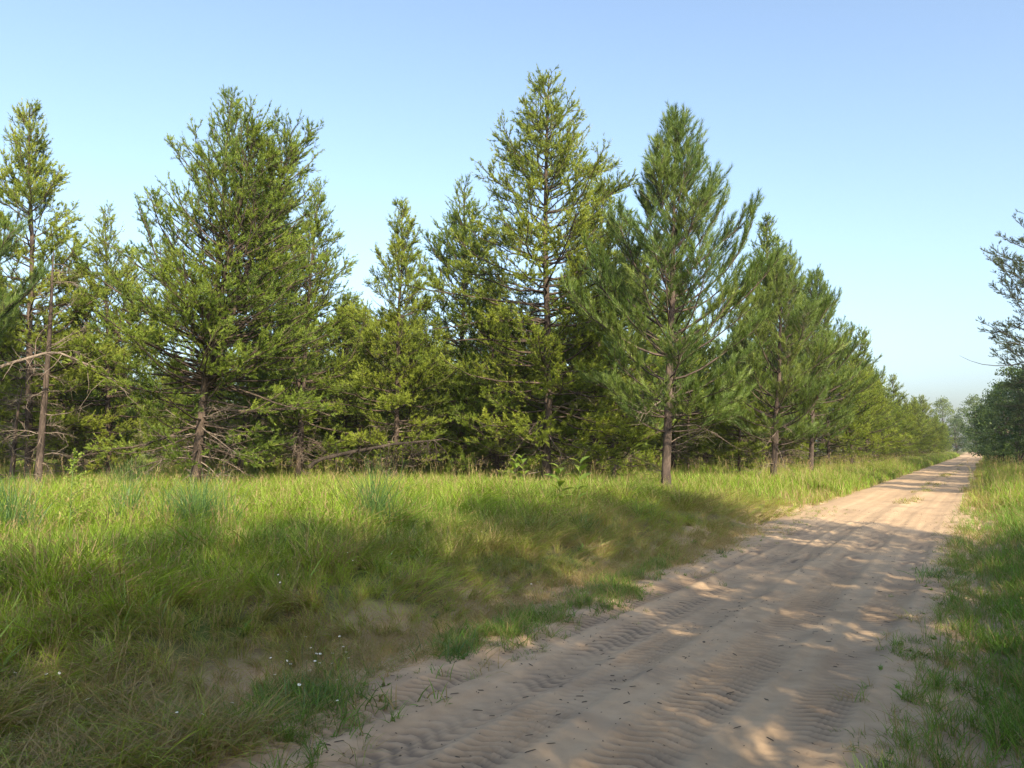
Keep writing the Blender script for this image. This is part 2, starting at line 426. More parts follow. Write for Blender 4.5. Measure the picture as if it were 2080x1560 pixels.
def make_pine(seed, kind='jack', H=10.0, base=1.6, Rad=2.6, r0=0.13, widest=0.22, leaders=1, low_dead=16, dens=1.0,
              ragged=0.35, eljit=8, spire=0.0, whorl=None, sparse=0.0, name='pine', elev=(-4, 58), K=None):
    rng = np.random.default_rng(seed)
    W, D = Wood(), Wood()
    NV, NR = [], []
    n = 16
    zz = np.linspace(0, 1, n)
    wx = np.cumsum(rng.normal(size=(n, 2)) * 0.018 * H / 10, 0); wx[0] = 0
    axis = np.concatenate([wx - wx[-1] * zz[:, None] * 0.7, (zz * H)[:, None]], 1)
    axis[0, 2] = -0.25
    rr = r0 * (1 - zz) ** 0.85 + 0.012
    rr[0] *= 1.35
    W.tubes(axis, rr, 10)
    stems = [(axis, rr, 0.0, 1.0)]
    for k in range(leaders - 1):                     # forked stems
        h0 = rng.uniform(0.22, 0.5); a0 = rng.uniform(0, 6.28)
        p0, t0 = interp(axis, np.array([h0]))
        Ln = H * (1 - h0) * rng.uniform(0.82, 0.98)
        pts = curve_pts(p0[0], nrm(np.array([math.cos(a0) * 0.5, math.sin(a0) * 0.5, 1.0])), Ln, 12, 0.55, rng, 0.08)
        r2 = np.interp(h0, zz, rr) * 0.8 * (1 - np.linspace(0, 1, 12)) ** 0.85 + 0.012
        W.tubes(pts, r2, 7); stems.append((pts, r2, h0, 0.8))
    whorl = whorl or (0.34 if kind != 'red' else 0.52)
    SP_, SA_, SL_, SR_ = [], [], [], []
    tw_P, tw_R = [], []
    for (stem, srad, h0, rs) in stems:
        Hs = stem[-1, 2]
        h = max(base, stem[0, 2] + 0.5)
        while h < Hs - 0.15:
            s = (h - base) / (H - base)              # 0 crown base .. 1 top
            prof = min(1.0, 0.55 + 0.45 * s / widest) if s < widest else max(0.0, 1 - (s - widest) / (1 - widest)) ** (0.82 + spire * 0.5)
            nb = rng.integers(4, 8) if kind != 'red' else rng.integers(5, 8)
            a00 = rng.uniform(0, 6.28)
            for b in range(nb):
                if rng.random() < sparse * (0.4 + 0.6 * (s < 0.85)): continue
                hh = h + rng.normal() * (0.10 if kind != 'red' else 0.05)
                tpos = np.clip((hh - stem[0, 2]) / (Hs - stem[0, 2]), 0, 1)
                p0, t0 = interp(stem, np.array([tpos])); p0 = p0[0]
                az = a00 + b * 6.283 / nb + rng.normal() * 0.25
                L = Rad * rs * prof * rng.uniform(1 - ragged, 1 + ragged * 0.75) + 0.22
                el = np.radians(elev[0] + (elev[1] - elev[0]) * max(s, 0) ** 1.15 + rng.normal() * eljit)
                d0 = np.array([math.cos(az) * math.cos(el), math.sin(az) * math.cos(el), math.sin(el)])
                nn = 8
                pts = curve_pts(p0, d0, L, nn, (0.45 if kind != 'red' else 0.7) + 0.25 * rng.random() - 0.25 * (s < 0.12), rng, 0.30 if kind != 'red' else 0.16)
                br = min(0.008 + 0.0085 * L, 0.042)
                W.tubes(pts, br * (1 - 0.8 * np.linspace(0, 1, nn)), 4)
                q = 0.5 + 0.5 * rng.random()         # how leafy and how light this limb is
                tone = np.clip(0.45 + 0.25 * rng.normal(), 0.1, 0.9)
                t_in = (0.30 if kind != 'red' else 0.42) if s < 0.7 else 0.05
                if kind == 'red':
                    m = max(3, int(L / 0.27 * dens)); tt = t_in + (1 - t_in) * (np.arange(m) + rng.random(m)) / m
                    pp, dd = interp(pts, tt)
                    sd_ = np.where(np.arange(m) % 2 == 0, 1, -1)[:, None]
                    lat = nrm(np.cross(dd, [0, 0, 1.0])) * sd_
                    td = nrm(dd * 0.75 + lat * rng.uniform(0.5, 1.1, (m, 1)) + np.array([0, 0, 0.30]) + rng.normal(size=(m, 3)) * 0.15)
                    tl = (0.20 + 0.45 * L * (1.08 - tt) * rng.uniform(0.4, 1.2, m)).clip(0.16, 1.0)
                    tend = pp + td * tl[:, None]; tend[:, 2] += 0.10 * tl
                    P3 = np.stack([pp, pp * 0.5 + tend * 0.5 - np.array([0, 0, 0.03]) * tl[:, None, None][:, 0], tend], 1)
                    tw_P.append(P3); tw_R.append(np.tile([0.010, 0.008, 0.005], (m, 1)))
                    for fr in (1.0, 0.62, 0.3):
                        sel = tl > (0.0 if fr == 1.0 else 0.34 if fr > 0.5 else 0.6)
                        pb = pp[sel] + (tend - pp)[sel] * max(fr - 0.30, 0.05)
                        ad = nrm(td[sel] + np.array([0, 0, 0.42]) + rng.normal(size=(sel.sum(), 3)) * 0.18)
                        SP_.append(pb); SA_.append(ad); SL_.append(rng.uniform(0.26, 0.46, sel.sum())); SR_.append(np.clip(tone + 0.15 * rng.normal(size=sel.sum()), 0, 1))
                    SP_.append(pts[-2:-1]); SA_.append(nrm(pts[-1:] - pts[-2:-1])); SL_.append(np.array([0.34])); SR_.append(np.array([tone + 0.15]))
                else:
                    if s < 0.6 and rng.random() < 0.07: continue       # a dead limb, left bare
                    m = max(3, int(L / 0.155 * dens)); tt = t_in + (1 - t_in) * (np.arange(m) + rng.random(m)) / m
                    pp, dd = interp(pts, tt)
                    sd_ = np.where(rng.random(m) < 0.5, 1, -1)[:, None]
                    lat = nrm(np.cross(dd, [0, 0, 1.0])) * sd_
                    td = nrm(dd * 0.85 + lat * rng.uniform(0.3, 1.1, (m, 1)) + np.array([0, 0, 0.15 + 0.25 * s]) + rng.normal(size=(m, 3)) * 0.22)
                    tl = (0.15 + 0.46 * L * (1.05 - tt) * rng.uniform(0.3, 1.15, m)).clip(0.13, 0.85)
                    big = np.where(tl > 0.28)[0]; big = np.concatenate([big, big, big[tl[big] > 0.45]])
                    if len(big):                                       # side twigs
                        fr_ = rng.uniform(0.25, 0.8, len(big)); sp_ = pp[big] + td[big] * (tl[big] * fr_)[:, None]
                        sdn = nrm(td[big] * 0.8 + nrm(np.cross(td[big], rng.normal(size=(len(big), 3)))) * 0.75 + np.array([0, 0, 0.2]))
                        pp = np.concatenate([pp, sp_]); td = np.concatenate([td, sdn]); tl = np.concatenate([tl, (tl[big] * rng.uniform(0.3, 0.55, len(big))).clip(0.12, 0.4)])
                    m = len(pp); tend = pp + td * tl[:, None]; tend[:, 2] += 0.08 * tl
                    P3 = np.stack([pp, (pp + tend) / 2 + rng.normal(size=(m, 3)) * 0.015 - np.array([0, 0, 0.02]), tend], 1)
                    tw_P.append(P3); tw_R.append(np.tile([0.008, 0.006, 0.003], (m, 1)))
                    ns = np.maximum(1, (tl / 0.052 * (0.55 + 0.45 * q) * (rng.random(m) > 0.06)).astype(int))
                    k = np.repeat(np.arange(m), ns)
                    f = 0.2 + 0.78 * rng.random(len(k))
                    pb = pp[k] + (tend - pp)[k] * f[:, None]
                    ttone = np.clip(tone + 0.16 * rng.normal(size=m), 0, 1)
                    ad = nrm(td[k] + rng.normal(size=(len(k), 3)) * 0.30 + np.array([0, 0, 0.18]))
                    SP_.append(pb); SA_.append(ad); SL_.append(rng.uniform(0.05, 0.12, len(k))); SR_.append(np.clip(ttone[k] + 0.07 * rng.normal(size=len(k)) + 0.16 * (f - 0.5), 0, 1))
                    SP_.append(tend - td * 0.05); SA_.append(nrm(td + np.array([0, 0, 0.25]))); SL_.append(rng.uniform(0.12, 0.24, m)); SR_.append(np.clip(ttone + 0.25, 0, 1))
                    if s > 0.55:                     # young upper limbs are clothed along their whole length
                        m2 = max(4, int(L / 0.09)); t2 = np.linspace(0.12, 0.97, m2)
                        p2, d2 = interp(pts, t2)
                        SP_.append(p2); SA_.append(nrm(d2 + rng.normal(size=(m2, 3)) * 0.25)); SL_.append(np.full(m2, 0.13)); SR_.append(np.full(m2, tone))
            h += whorl * rng.uniform(0.7, 1.3) * (1.0 if s < 0.75 else 1.15)
        m2 = int(0.9 / 0.07); t2 = np.linspace(1 - 0.9 / max(Hs, 1), 0.995, m2)   # the leader
        p2, d2 = interp(stem, t2)
        SP_.append(p2); SA_.append(nrm(d2 + rng.normal(size=(m2, 3)) * 0.2)); SL_.append(np.full(m2, 0.14)); SR_.append(np.full(m2, 0.6))
    W.tubes(np.concatenate(tw_P)[:, ::2], np.concatenate(tw_R)[:, ::2], 3)
    p, a, l, r = np.concatenate(SP_), np.concatenate(SA_), np.concatenate(SL_), np.concatenate(SR_)
    if kind == 'red':
        V, rv = needles(p, a, l, K or 26, 0.165, 0.0105, 45, rng, r, 0.08)
    else:
        V, rv = needles(p, a, l, K or 10, 0.084, 0.0165, 48, rng, r, 0.04)
    crown = mesh_from(name + '_crown', V, np.arange(len(V)), 3, M[{'red': 'red', 'jack': 'jack', 'open': 'open'}[kind]], {'r': rv})
    # bare dead limbs below the live crown
    if low_dead:
        for k in range(low_dead):
            h = rng.uniform(0.35, base + 1.4); p0, _ = interp(axis, np.array([h / H]))
            az = rng.uniform(0, 6.28); el = R(rng.uniform(-25, 25)); L = rng.uniform(0.5, 1.0) * (0.7 + 0.45 * Rad)
            d0 = np.array([math.cos(az) * math.cos(el), math.sin(az) * math.cos(el), math.sin(el)])
            pts = curve_pts(p0[0], d0, L, 8, rng.uniform(-0.7, 0.3), rng, 0.45)
            pts[:, 2] = np.maximum(pts[:, 2], 0.06)
            D.tubes(pts, (0.011 + 0.005 * L) * (1 - 0.8 * np.linspace(0, 1, 8)), 4)
            m = int(L / 0.14) + 2; tt = rng.uniform(0.2, 1, m); pp, dd = interp(pts, tt)
            td = nrm(dd + rng.normal(size=(m, 3)) * 0.75 - np.array([0, 0, 0.1])); tl = rng.uniform(0.15, 0.65, m)
            mid = pp + td * tl[:, None] * 0.5 + rng.normal(size=(m, 3)) * 0.05
            e = mid + nrm(td + rng.normal(size=(m, 3)) * 0.5) * tl[:, None] * 0.5
            P3 = np.stack([pp, mid, e], 1); P3[..., 2] = np.maximum(P3[..., 2], 0.05)
            D.tubes(P3, np.tile([0.0065, 0.0048, 0.002], (m, 1)), 3)
            k2 = rng.integers(0, m, m); e2 = mid[k2] + rng.normal(size=(m, 3)) * 0.16
            P4 = np.stack([mid[k2], (mid[k2] + e2) / 2 + rng.normal(size=(m, 3)) * 0.02, e2], 1); P4[..., 2] = np.maximum(P4[..., 2], 0.05)
            D.tubes(P4, np.tile([0.004, 0.003, 0.0015], (m, 1)), 3)
    return {'H': H, 'trunk': W.mesh(name + '_trunk', M['bark_red' if kind == 'red' else 'bark_jack']), 'crown': crown,
            'dead_wood': D.mesh(name + '_dead', M['dead']) if low_dead else None, 'ntri': len(V) // 3}

def make_broadleaf(seed, H=9.0, Rx=3.0, base=1.0, nclump=110, per=75, leaf=0.16, mat='leaf', name='broadleaf'):
    rng = np.random.default_rng(seed)
    W = Wood()
    ax = curve_pts([0, 0, -0.2], [0, 0, 1], H * 0.75, 8, 0.2, rng, 0.12)
    W.tubes(ax, 0.022 * H * (1 - 0.85 * np.linspace(0, 1, 8)), 8)
    C = []
    for k in range(nclump):
        s = rng.random(); z = base + (H - base) * s
        pr = math.sin(math.pi * min(1, (0.12 + 0.88 * s)) ** 0.8) ** 0.7 * Rx
        rr_ = pr * math.sqrt(rng.uniform(0.25, 1.05)); az = rng.uniform(0, 6.28)
        C.append([math.cos(az) * rr_, math.sin(az) * rr_, z + rng.normal() * 0.2])
    C = np.array(C)
    for c in C[::3]:
        t = np.clip((c[2] - 0.9) / (H * 0.75) * 0.75, 0.1, 0.95); p0, _ = interp(ax, np.array([t]))
        mid = (p0[0] + c) / 2 + np.array([0, 0, -0.15]) + rng.normal(size=3) * 0.12
        W.tubes(np.stack([p0[0], mid, c]), [0.05, 0.03, 0.008], 4)
    k = np.repeat(np.arange(nclump), per)
    cr = rng.uniform(0.35, 0.75, nclump) * Rx * 0.32
    off = rng.normal(size=(len(k), 3)); off = nrm(off) * (rng.random((len(k), 1)) ** 0.5) * cr[k][:, None] * np.array([1.2, 1.2, 0.75])
    p = C[k] + off
    p[:, 2] = np.maximum(p[:, 2], 0.15)
    d = nrm(off + rng.normal(size=p.shape) * 0.6 + np.array([0, 0, -0.1])); s_ = nrm(np.cross(d, rng.normal(size=p.shape)))
    L_ = leaf * rng.uniform(0.6, 1.3, (len(k), 1))
    V = np.stack([p, p + d * L_ * 0.5 + s_ * L_ * 0.36, p + d * L_, p + d * L_ * 0.5 - s_ * L_ * 0.36], 1).reshape(-1, 3)
    tone = np.clip(rng.normal(size=nclump) * 0.22 + 0.45, 0, 1)
    r = np.repeat(np.clip(tone[k] + rng.normal(size=len(k)) * 0.12, 0, 1), 4)
    return {'H': H, 'trunk': W.mesh(name + '_trunk', M['bark_jack']), 'crown': mesh_from(name + '_crown', V, np.arange(len(V)), 4, M[mat], {'r': r}), 'dead_wood': None}

def place_tree(kind, var, pos, H, rotz, label, cat, group=None, tilt=None, sink=0.0):
    e = bpy.data.objects.new(kind, None); COL.objects.link(e)
    e.empty_display_size = 0.3
    sc = H / var['H']
    e.location = (pos[0], pos[1], float(terrain(pos[0], pos[1])) - sink)
    e.rotation_mode = 'QUATERNION'
    q = Quaternion((0, 0, 1), rotz)
    if tilt is not None:
        q = Vector((0, 0, 1)).rotation_difference(Vector((tilt[0], tilt[1], 1)).normalized()) @ q
    e.rotation_quaternion = q
    e.scale = (sc, sc, sc)
    for part in ('trunk', 'crown', 'dead_wood'):
        if var.get(part) is not None:
            link(part, var[part], e)
    tag(e, label, cat, group)
    return e

JV = {
    'wide': make_pine(11, 'jack', 12.0, 1.1, 4.0, 0.135, 0.22, 3, 26, 0.34, 0.32, name='wide_jack', elev=(-10, 60)),
    'spire': make_pine(12, 'jack', 13.5, 0.9, 3.7, 0.14, 0.36, 1, 16, 0.58, 0.34, 1.2, name='spire_jack', elev=(-16, 34), sparse=0.04),
    'slim': make_pine(13, 'jack', 10.0, 0.8, 2.1, 0.09, 0.20, 1, 18, 1.0, 0.45, 0.3, name='slim_jack', elev=(-12, 56)),
    'mid': make_pine(14, 'jack', 10.0, 0.6, 2.7, 0.10, 0.22, 1, 16, 0.75, 0.45, 0.1, name='mid_jack', elev=(-14, 56)),
    'fork': make_pine(15, 'jack', 10.0, 0.6, 2.8, 0.10, 0.24, 2, 16, 0.52, 0.45, 0.1, name='fork_jack', elev=(-14, 56)),
    'bushy': make_pine(16, 'jack', 9.0, 0.35, 3.0, 0.10, 0.18, 2, 10, 0.55, 0.4, 0.0, name='bushy_jack', elev=(-14, 56)),
    'loose': make_pine(17, 'jack', 10.0, 1.0, 2.5, 0.10, 0.26, 1, 22, 1.0, 0.55, 0.2, name='loose_jack', sparse=0.25, elev=(-14, 50)),
}
RV = {
    'hero': make_pine(21, 'red', 10.5, 1.6, 3.0, 0.125, 0.26, 1, 8, 1.6, 0.32, name='hero_red', elev=(0, 66), K=66, whorl=0.48),
    'b': make_pine(22, 'red', 9.5, 1.5, 3.3, 0.13, 0.24, 1, 6, 1.9, 0.3, name='second_red', elev=(4, 64), K=60, whorl=0.46),
}
OV = make_pine(31, 'open', 17.0, 2.0, 4.8, 0.22, 0.45, 1, 6, 0.40, 0.5, name='tall_open_pine', elev=(-12, 28), whorl=0.55, sparse=0.24, K=13, eljit=18)
BV = [make_broadleaf(41, 9.0, 2.9, 0.6, 120, 75, 0.17, name='broadleaf_a'), make_broadleaf(42, 8.0, 3.3, 0.4, 120, 75, 0.17, name='broadleaf_b')]
PV = make_broadleaf(43, 13.0, 4.5, 2.0, 120, 70, 0.26, 'pale_leaf', name='pale_broadleaf')
SV = make_broadleaf(44, 2.2, 1.4, 0.15, 40, 70, 0.10, name='shrub')

rng = np.random.default_rng(5)
taken = []

def hero(kind, var, px, pyb, D, pxt, pyt, label, rot=0.0, grp=None):
    b = at_depth(px, pyb, D); t = at_depth(pxt, pyt, D)
    gz = float(terrain(b[0], b[1])); H = (t[2] - gz) * 0.975
    taken.append((b[0], b[1]))
    lat = (t - b); lat[2] = 0
    return place_tree(kind, var, b, H, rot, label, 'pine tree', grp, tilt=(lat[0] / H, lat[1] / H))

FG = 'pines along the front edge of the stand'
hero('jack_pine', JV['wide'], 392, 985, 23.0, 470, 185, 'broad jack pine with several pointed tops and tangled dead lower limbs', 0.6, FG)
hero('jack_pine', JV['spire'], 1112, 975, 26.0, 1115, 130, 'tallest jack pine with a thin spire top in the middle of the stand', 2.1, FG)
hero('red_pine', RV['hero'], 1355, 995, 21.5, 1375, 238, 'long-needled red pine with bare grey trunk standing closest to the track', 1.0, FG)
hero('red_pine', RV['b'], 1572, 965, 29.0, 1590, 515, 'second long-needled red pine along the track, its trunk half bare', 0.3, FG)
hero('red_pine', RV['hero'], 1645, 950, 36.5, 1655, 555, 'third long-needled red pine along the track, before the row of jack pines', 3.4, FG)
hero('jack_pine', JV['slim'], 800, 970, 28.0, 815, 400, 'slim jack pine beside the fallen log, sky on its left side', 0.2, FG)
hero('jack_pine', JV['mid'], 934, 952, 31.5, 945, 365, 'jack pine just left of the tallest spire, half hidden behind it', 4.0, FG)
hero('jack_pine', JV['fork'], 605, 955, 28.5, 648, 375, 'jack pine on the right flank of the broad many-topped pine', 1.7, FG)
hero('jack_pine', JV['mid'], 490, 945, 31.0, 560, 300, 'jack pine right behind the broad many-topped pine', 5.2, FG)
hero('jack_pine', JV['slim'], 55, 965, 27.0, 62, 200, 'tall narrow dark jack pine at the left edge of the picture', 2.8, FG)
hero('jack_pine', JV['fork'], 225, 955, 29.0, 215, 425, 'shorter jack pine between the narrow left pine and the broad one', 0.9, FG)
hero('jack_pine', JV['loose'], 1205, 955, 33.0, 1226, 345, 'thin jack pine whose bare tip shows between the spire and the red pine', 3.0, FG)
hero('jack_pine', JV['slim'], 1548, 945, 38.0, 1556, 432, 'jack pine with a pointed top rising behind the second red pine', 1.2, FG)
hero('jack_pine', JV['bushy'], 1010, 955, 29.0, 1000, 560, 'low bushy jack pine under the left side of the tallest spire', 1.2, FG)
hero('jack_pine', JV['bushy'], 1245, 950, 29.0, 1250, 500, 'low bushy jack pine between the spire and the nearest red pine', 4.4, FG)
hero('jack_pine', JV['bushy'], 700, 950, 33.0, 705, 590, 'low bushy jack pine in the gap behind the fallen log', 2.4, FG)
hero('red_pine', RV['b'], -205, 1000, 19.0, -190, 215, 'red pine at the left picture edge with only its bough tips in view', 5.0, FG)

# the row beyond the red pines and the stand behind, limited by the outline of the tree tops
SKX = [-200, 0, 60, 130, 170, 200, 270, 330, 400, 440, 510, 560, 620, 650, 690, 715, 740, 760, 815, 860, 900, 945, 1000, 1030, 1115, 1170, 1230, 1260, 1330, 1375, 1420, 1480, 1525, 1555, 1590, 1640, 1700, 1750, 1800, 1850, 1890, 1930, 1985]
SKY = [230, 230, 200, 330, 420, 420, 390, 340, 290, 190, 185, 270, 320, 370, 480, 540, 560, 440, 400, 470, 400, 365, 330, 215, 130, 180, 285, 340, 260, 235, 290, 320, 380, 430, 520, 560, 600, 670, 715, 750, 800, 825, 850]

def add_row(u, v, Hlim, label, grp, vars_, kinds):
    i = rng.integers(len(vars_))
    px, py, D = to_px(np.array(u), np.array(v), np.array(0.2))
    sk = np.interp(float(px), SKX, SKY) + rng.uniform(18, 90)
    hmax = CAMH + 0.5 + float(D) * (905 - sk) / FPX
    H = min(Hlim, hmax)
    if H < 2.6: return None
    taken.append((u, v))
    return place_tree(kinds[i], vars_[i], (u, v), H, rng.uniform(0, 6.28), label, 'pine tree', grp, tilt=rng.normal(size=2) * 0.035)

jl = [JV['mid'], JV['fork'], JV['bushy'], JV['loose'], JV['slim']]
jk = ['jack_pine'] * 5
v = 47.0
row_n = 0
while v < 190:
    ORD = ['first', 'second', 'third', 'fourth', 'fifth', 'sixth', 'seventh', 'eighth']
    add_row(-6.6 - rng.uniform(0, 1.2), v, rng.uniform(4.6, 9.5), (ORD[row_n] + ' jack pine of the row left of the track beyond the red pines') if row_n < 8 else 'jack pine in the far, tightly packed part of the row left of the track', 'jack pines in the row beyond the red pines', jl, jk)
    v += rng.uniform(2.6, 3.8) * (1 if v < 100 else 1.6); row_n += 1

NEAR = [(62, 'the narrow pine at the left edge'), (225, 'the short pine left of the broad one'), (392, 'the broad many-topped pine'), (605, "the broad pine's right flank"), (800, 'the slim pine by the fallen log'),
        (934, 'the pine just left of the spire'), (1112, 'the tallest spire'), (1226, 'the thin pine right of the spire'), (1355, 'the nearest red pine'), (1572, 'the second red pine'), (1645, 'the third red pine'), (1800, 'the start of the jack pine row')]
def behind(px):
    return min(NEAR, key=lambda q: abs(q[0] - px))[1]

def scatter(n_try, du, dv, spacing, Hr, label, grp, keep, vars_=jl, kinds=jk, cap=200):
    c = 0
    for _ in range(n_try):
        u, v = rng.uniform(*du), rng.uniform(*dv)
        px, py, D = [float(q) for q in to_px(np.array(u), np.array(v), np.array(0.3))]
        if D < 5 or not (-260 < px < 2150) or not keep(u, v, px, D): continue
        if min((u - a) ** 2 + (v - b) ** 2 for a, b in taken) < spacing ** 2: continue
        if add_row(u, v, rng.uniform(*Hr), label + behind(px), grp, vars_, kinds) is not None: c += 1
        if c >= cap: break
    return c
n1 = scatter(3000, (-48, -8), (8, 62), 3.3, (6.5, 10.0), 'jack pine inside the stand behind ', 'jack pines inside the stand',
             lambda u, v, px, D: D > 30.5 and D < 52 and (px > 690 or rng.random() < 0.22) and u < -8.5, cap=75)
n2 = scatter(3000, (-95, -9), (10, 130), 4.4, (6.5, 9.5), 'jack pine far back in the stand, beyond ', 'jack pines far back in the stand',
             lambda u, v, px, D: 52 < D < 92 and px < 1750 and (px > 600 or rng.random() < 0.6), cap=70)

# right side of the track: the trees that shade it (mostly outside the picture) and the dark line further on
SH = 'pines that shade the track from the right'
sh_vars = [JV['fork'], JV['bushy'], JV['mid'], RV['b'], JV['bushy'], JV['fork']]
sh_kind = ['jack_pine', 'jack_pine', 'jack_pine', 'red_pine', 'jack_pine', 'jack_pine']
for n_, (u, v, H) in enumerate([(5.2, -20, 10), (4.9, -16.6, 10.5), (5.6, -13.5, 9.5), (4.8, -10.4, 10.6), (5.4, -7.4, 9.8), (4.7, -4.4, 10.4), (5.5, -1.2, 9.6), (5.0, 2.2, 10.2), (5.8, 5.2, 9.6), (5.2, 8.6, 9.4),
                            (8.6, -17, 12), (9.0, -11.5, 12.2), (8.4, -5.5, 12.4)]):
    place_tree(sh_kind[n_ % 6], JV['loose'] if n_ == 6 else sh_vars[n_ % 6], (u, v), H, rng.uniform(0, 6.28), 'pine standing right of the track beside and behind the viewpoint', 'pine tree', SH)
for n_, (u, v, H) in enumerate([(8.5, 57, 12), (9.5, 63, 13), (7.5, 68, 11), (8.0, 76, 12), (7.0, 85, 11.5), (7.5, 95, 12), (7.0, 106, 12), (6.5, 118, 12), (6.5, 132, 12)]):
    place_tree('jack_pine', sh_vars[n_ % 3], (u, v), H, rng.uniform(0, 6.28), 'dark pine in the wood behind the leafy line right of the track', 'pine tree', 'pines in the wood right of the track')
k = 0
for (u, v, H) in [(6.2, 27.5, 7.5), (5.6, 32, 8.5), (6.5, 37, 9.0), (5.5, 42.5, 8.5), (6.4, 48, 9.5), (6.0, 54, 9.0)]:
    place_tree('jack_pine', jl[k % 5], (u, v), H, rng.uniform(0, 6.28), 'jack pine right of the track beyond the sunny gap', 'pine tree', 'pines right of the track beyond the sunny gap'); k += 1
place_tree('tall_pine', OV, (4.0, 61.5), 18.0, 2.2, 'tall dark pine with open drooping limbs reaching over the right of the track', 'pine tree')
for i, (u, v, H, j, lab) in enumerate([
        (3.2, 72, 7.5, 0, 'dark leafy tree right under the tall open pine'),
        (2.6, 82, 8.5, 1, 'dark leafy tree in the line right of the track, next beyond the tall pine'),
        (2.4, 94, 8.0, 0, 'dark leafy tree halfway along the line right of the track'),
        (2.2, 108, 9.0, 1, 'dark leafy tree in the farther part of the line right of the track'),
        (2.0, 124, 9.0, 0, 'dark leafy tree near the far end of the line right of the track'),
        (1.8, 144, 9.5, 1, 'last dark leafy tree before the track disappears'),
        (-1.5, 215, 8.0, 0, 'leafy tree standing right across the far end of the track'),
        (-5.5, 222, 8.5, 1, 'leafy tree just left of the far end of the track'),
        (2.5, 205, 9.0, 1, 'leafy tree just right of the far end of the track')]):
    place_tree('broadleaf_tree', BV[j], (u, v), H, rng.uniform(0, 6.28), lab, 'tree', 'dark trees lining the right side of the track')
for i, (u, v, H, lab) in enumerate([(-1.5, 235, 15.0, 'pale green leafy tree closing the far end of the track'), (-9.5, 255, 15.5, 'pale green leafy tree far left of the end of the track'), (6, 250, 14.0, 'pale green leafy tree far right of the end of the track'), (-18, 240, 13.0, 'pale green leafy tree behind the far end of the pine row')]):
    place_tree('broadleaf_tree', PV, (u, v), H, rng.uniform(0, 6.28), lab, 'tree', 'pale trees at the far end of the track')
for i, (u, v, H, lab) in enumerate([(1.9, 56, 1.9, 'low green shrub at the foot of the tall open pine'), (1.2, 66, 1.6, 'low green shrub right of the track past the tall pine'), (0.9, 78, 1.8, 'low green shrub edging the far part of the track')]):
    place_tree('shrub', SV, (u, v), H, rng.uniform(0, 6.28), lab, 'shrub', 'shrubs under the dark trees')

# ------------------------------------------------------------------ dead tree, fallen log
def dead_tree(b, H, lean, seed, name, label, nb=34, r0=0.10):
    rg = np.random.default_rng(seed)
    e = bpy.data.objects.new(name, None); COL.objects.link(e); e.location = (b[0], b[1], float(terrain(b[0], b[1])))
    T, D = Wood(), Wood()
    n = 14; z = np.linspace(0, 1, n)
    ax = np.stack([lean[0] * z + 0.10 * np.sin(z * 6 + seed), lean[1] * z + 0.07 * np.sin(z * 5), z * H], 1); ax[:, :2] -= ax[0, :2]; ax[0, 2] = -0.2
    T.tubes(ax, r0 * (1 - z) ** 0.7 + 0.012, 9)
    for k in range(nb):
        h = rg.uniform(0.08, 0.98); p0, _ = interp(ax, np.array([h])); az = rg.uniform(0, 6.28); el = R(rg.uniform(-20, 35)); L = rg.uniform(0.5, 1.7) * (1.15 - 0.6 * h)
        pts = curve_pts(p0[0], [math.cos(az) * math.cos(el), math.sin(az) * math.cos(el), math.sin(el)], L, 8, rg.uniform(-1.1, 0.2), rg, 0.5)
        pts[:, 2] = np.maximum(pts[:, 2], 0.08)
        D.tubes(pts, (0.012 + 0.006 * L) * (1 - 0.8 * np.linspace(0, 1, 8)), 4)
        m = int(L / 0.12) + 2; pp, dd = interp(pts, rg.uniform(0.2, 1, m)); td = nrm(dd + rg.normal(size=(m, 3)) * 0.7 - np.array([0, 0, 0.25])); tl = rg.uniform(0.15, 0.6, m)[:, None]
        mid = pp + td * tl * 0.5 + rg.normal(size=(m, 3)) * 0.05; en = mid + nrm(td + rg.normal(size=(m, 3)) * 0.5) * tl * 0.5
        P3 = np.stack([pp, mid, en], 1); P3[..., 2] = np.maximum(P3[..., 2], 0.05)
        D.tubes(P3, np.tile([0.007, 0.005, 0.002], (m, 1)), 3)
    link('trunk', T.mesh('dead_trunk', M['bark_red']), e); link('dead_wood', D.mesh('dead_limbs', M['dead']), e)
    return tag(e, label, 'dead tree', 'dead pines at the left')
b = at_depth(76, 985, 22.0); t = at_depth(112, 515, 22.0)
dead_tree(b, t[2] - 0.2, (t - b)[:2], 3, 'dead_pine', 'dying bare pine with pinkish trunk and drooping grey twigs, far left')
b = at_depth(18, 965, 24.5)
dead_tree(b, 3.4, (0.3, 0.2), 8, 'dead_pine', 'short dead pine stump bristling with twigs at the left picture edge', 26, 0.08)

W_ = Wood()
p0, p1 = at_depth(-60, 770, 20.5), at_depth(262, 800, 21.5)
pm = at_depth(110, 712, 20.8); pk = at_depth(20, 738, 20.5)
ss = np.linspace(0, 1, 14)[:, None]
ctrl = np.array([p0, pk, pm, at_depth(190, 745, 21.2), p1])
cc = np.stack([np.interp(ss[:, 0], np.linspace(0, 1, 5), ctrl[:, k]) for k in range(3)], 1)
W_.tubes(cc, 0.055 * (1 - 0.85 * ss[:, 0]), 6)
rg = np.random.default_rng(4)
for k in range(22):
    q, d = interp(cc, np.array([rg.uniform(0.15, 1)])); pts = curve_pts(q[0], nrm(d[0] * 0.5 + rg.normal(size=3) * 0.6), rg.uniform(0.4, 1.3), 7, -0.9, rg, 0.5)
    W_.tubes(pts, 0.013 * (1 - 0.8 * np.linspace(0, 1, 7)), 4)
o = link('arching_branch', W_.mesh('arching_branch', M['dead']))
tag(o, 'bare arching branch hanging into the picture from the left edge', 'branch')

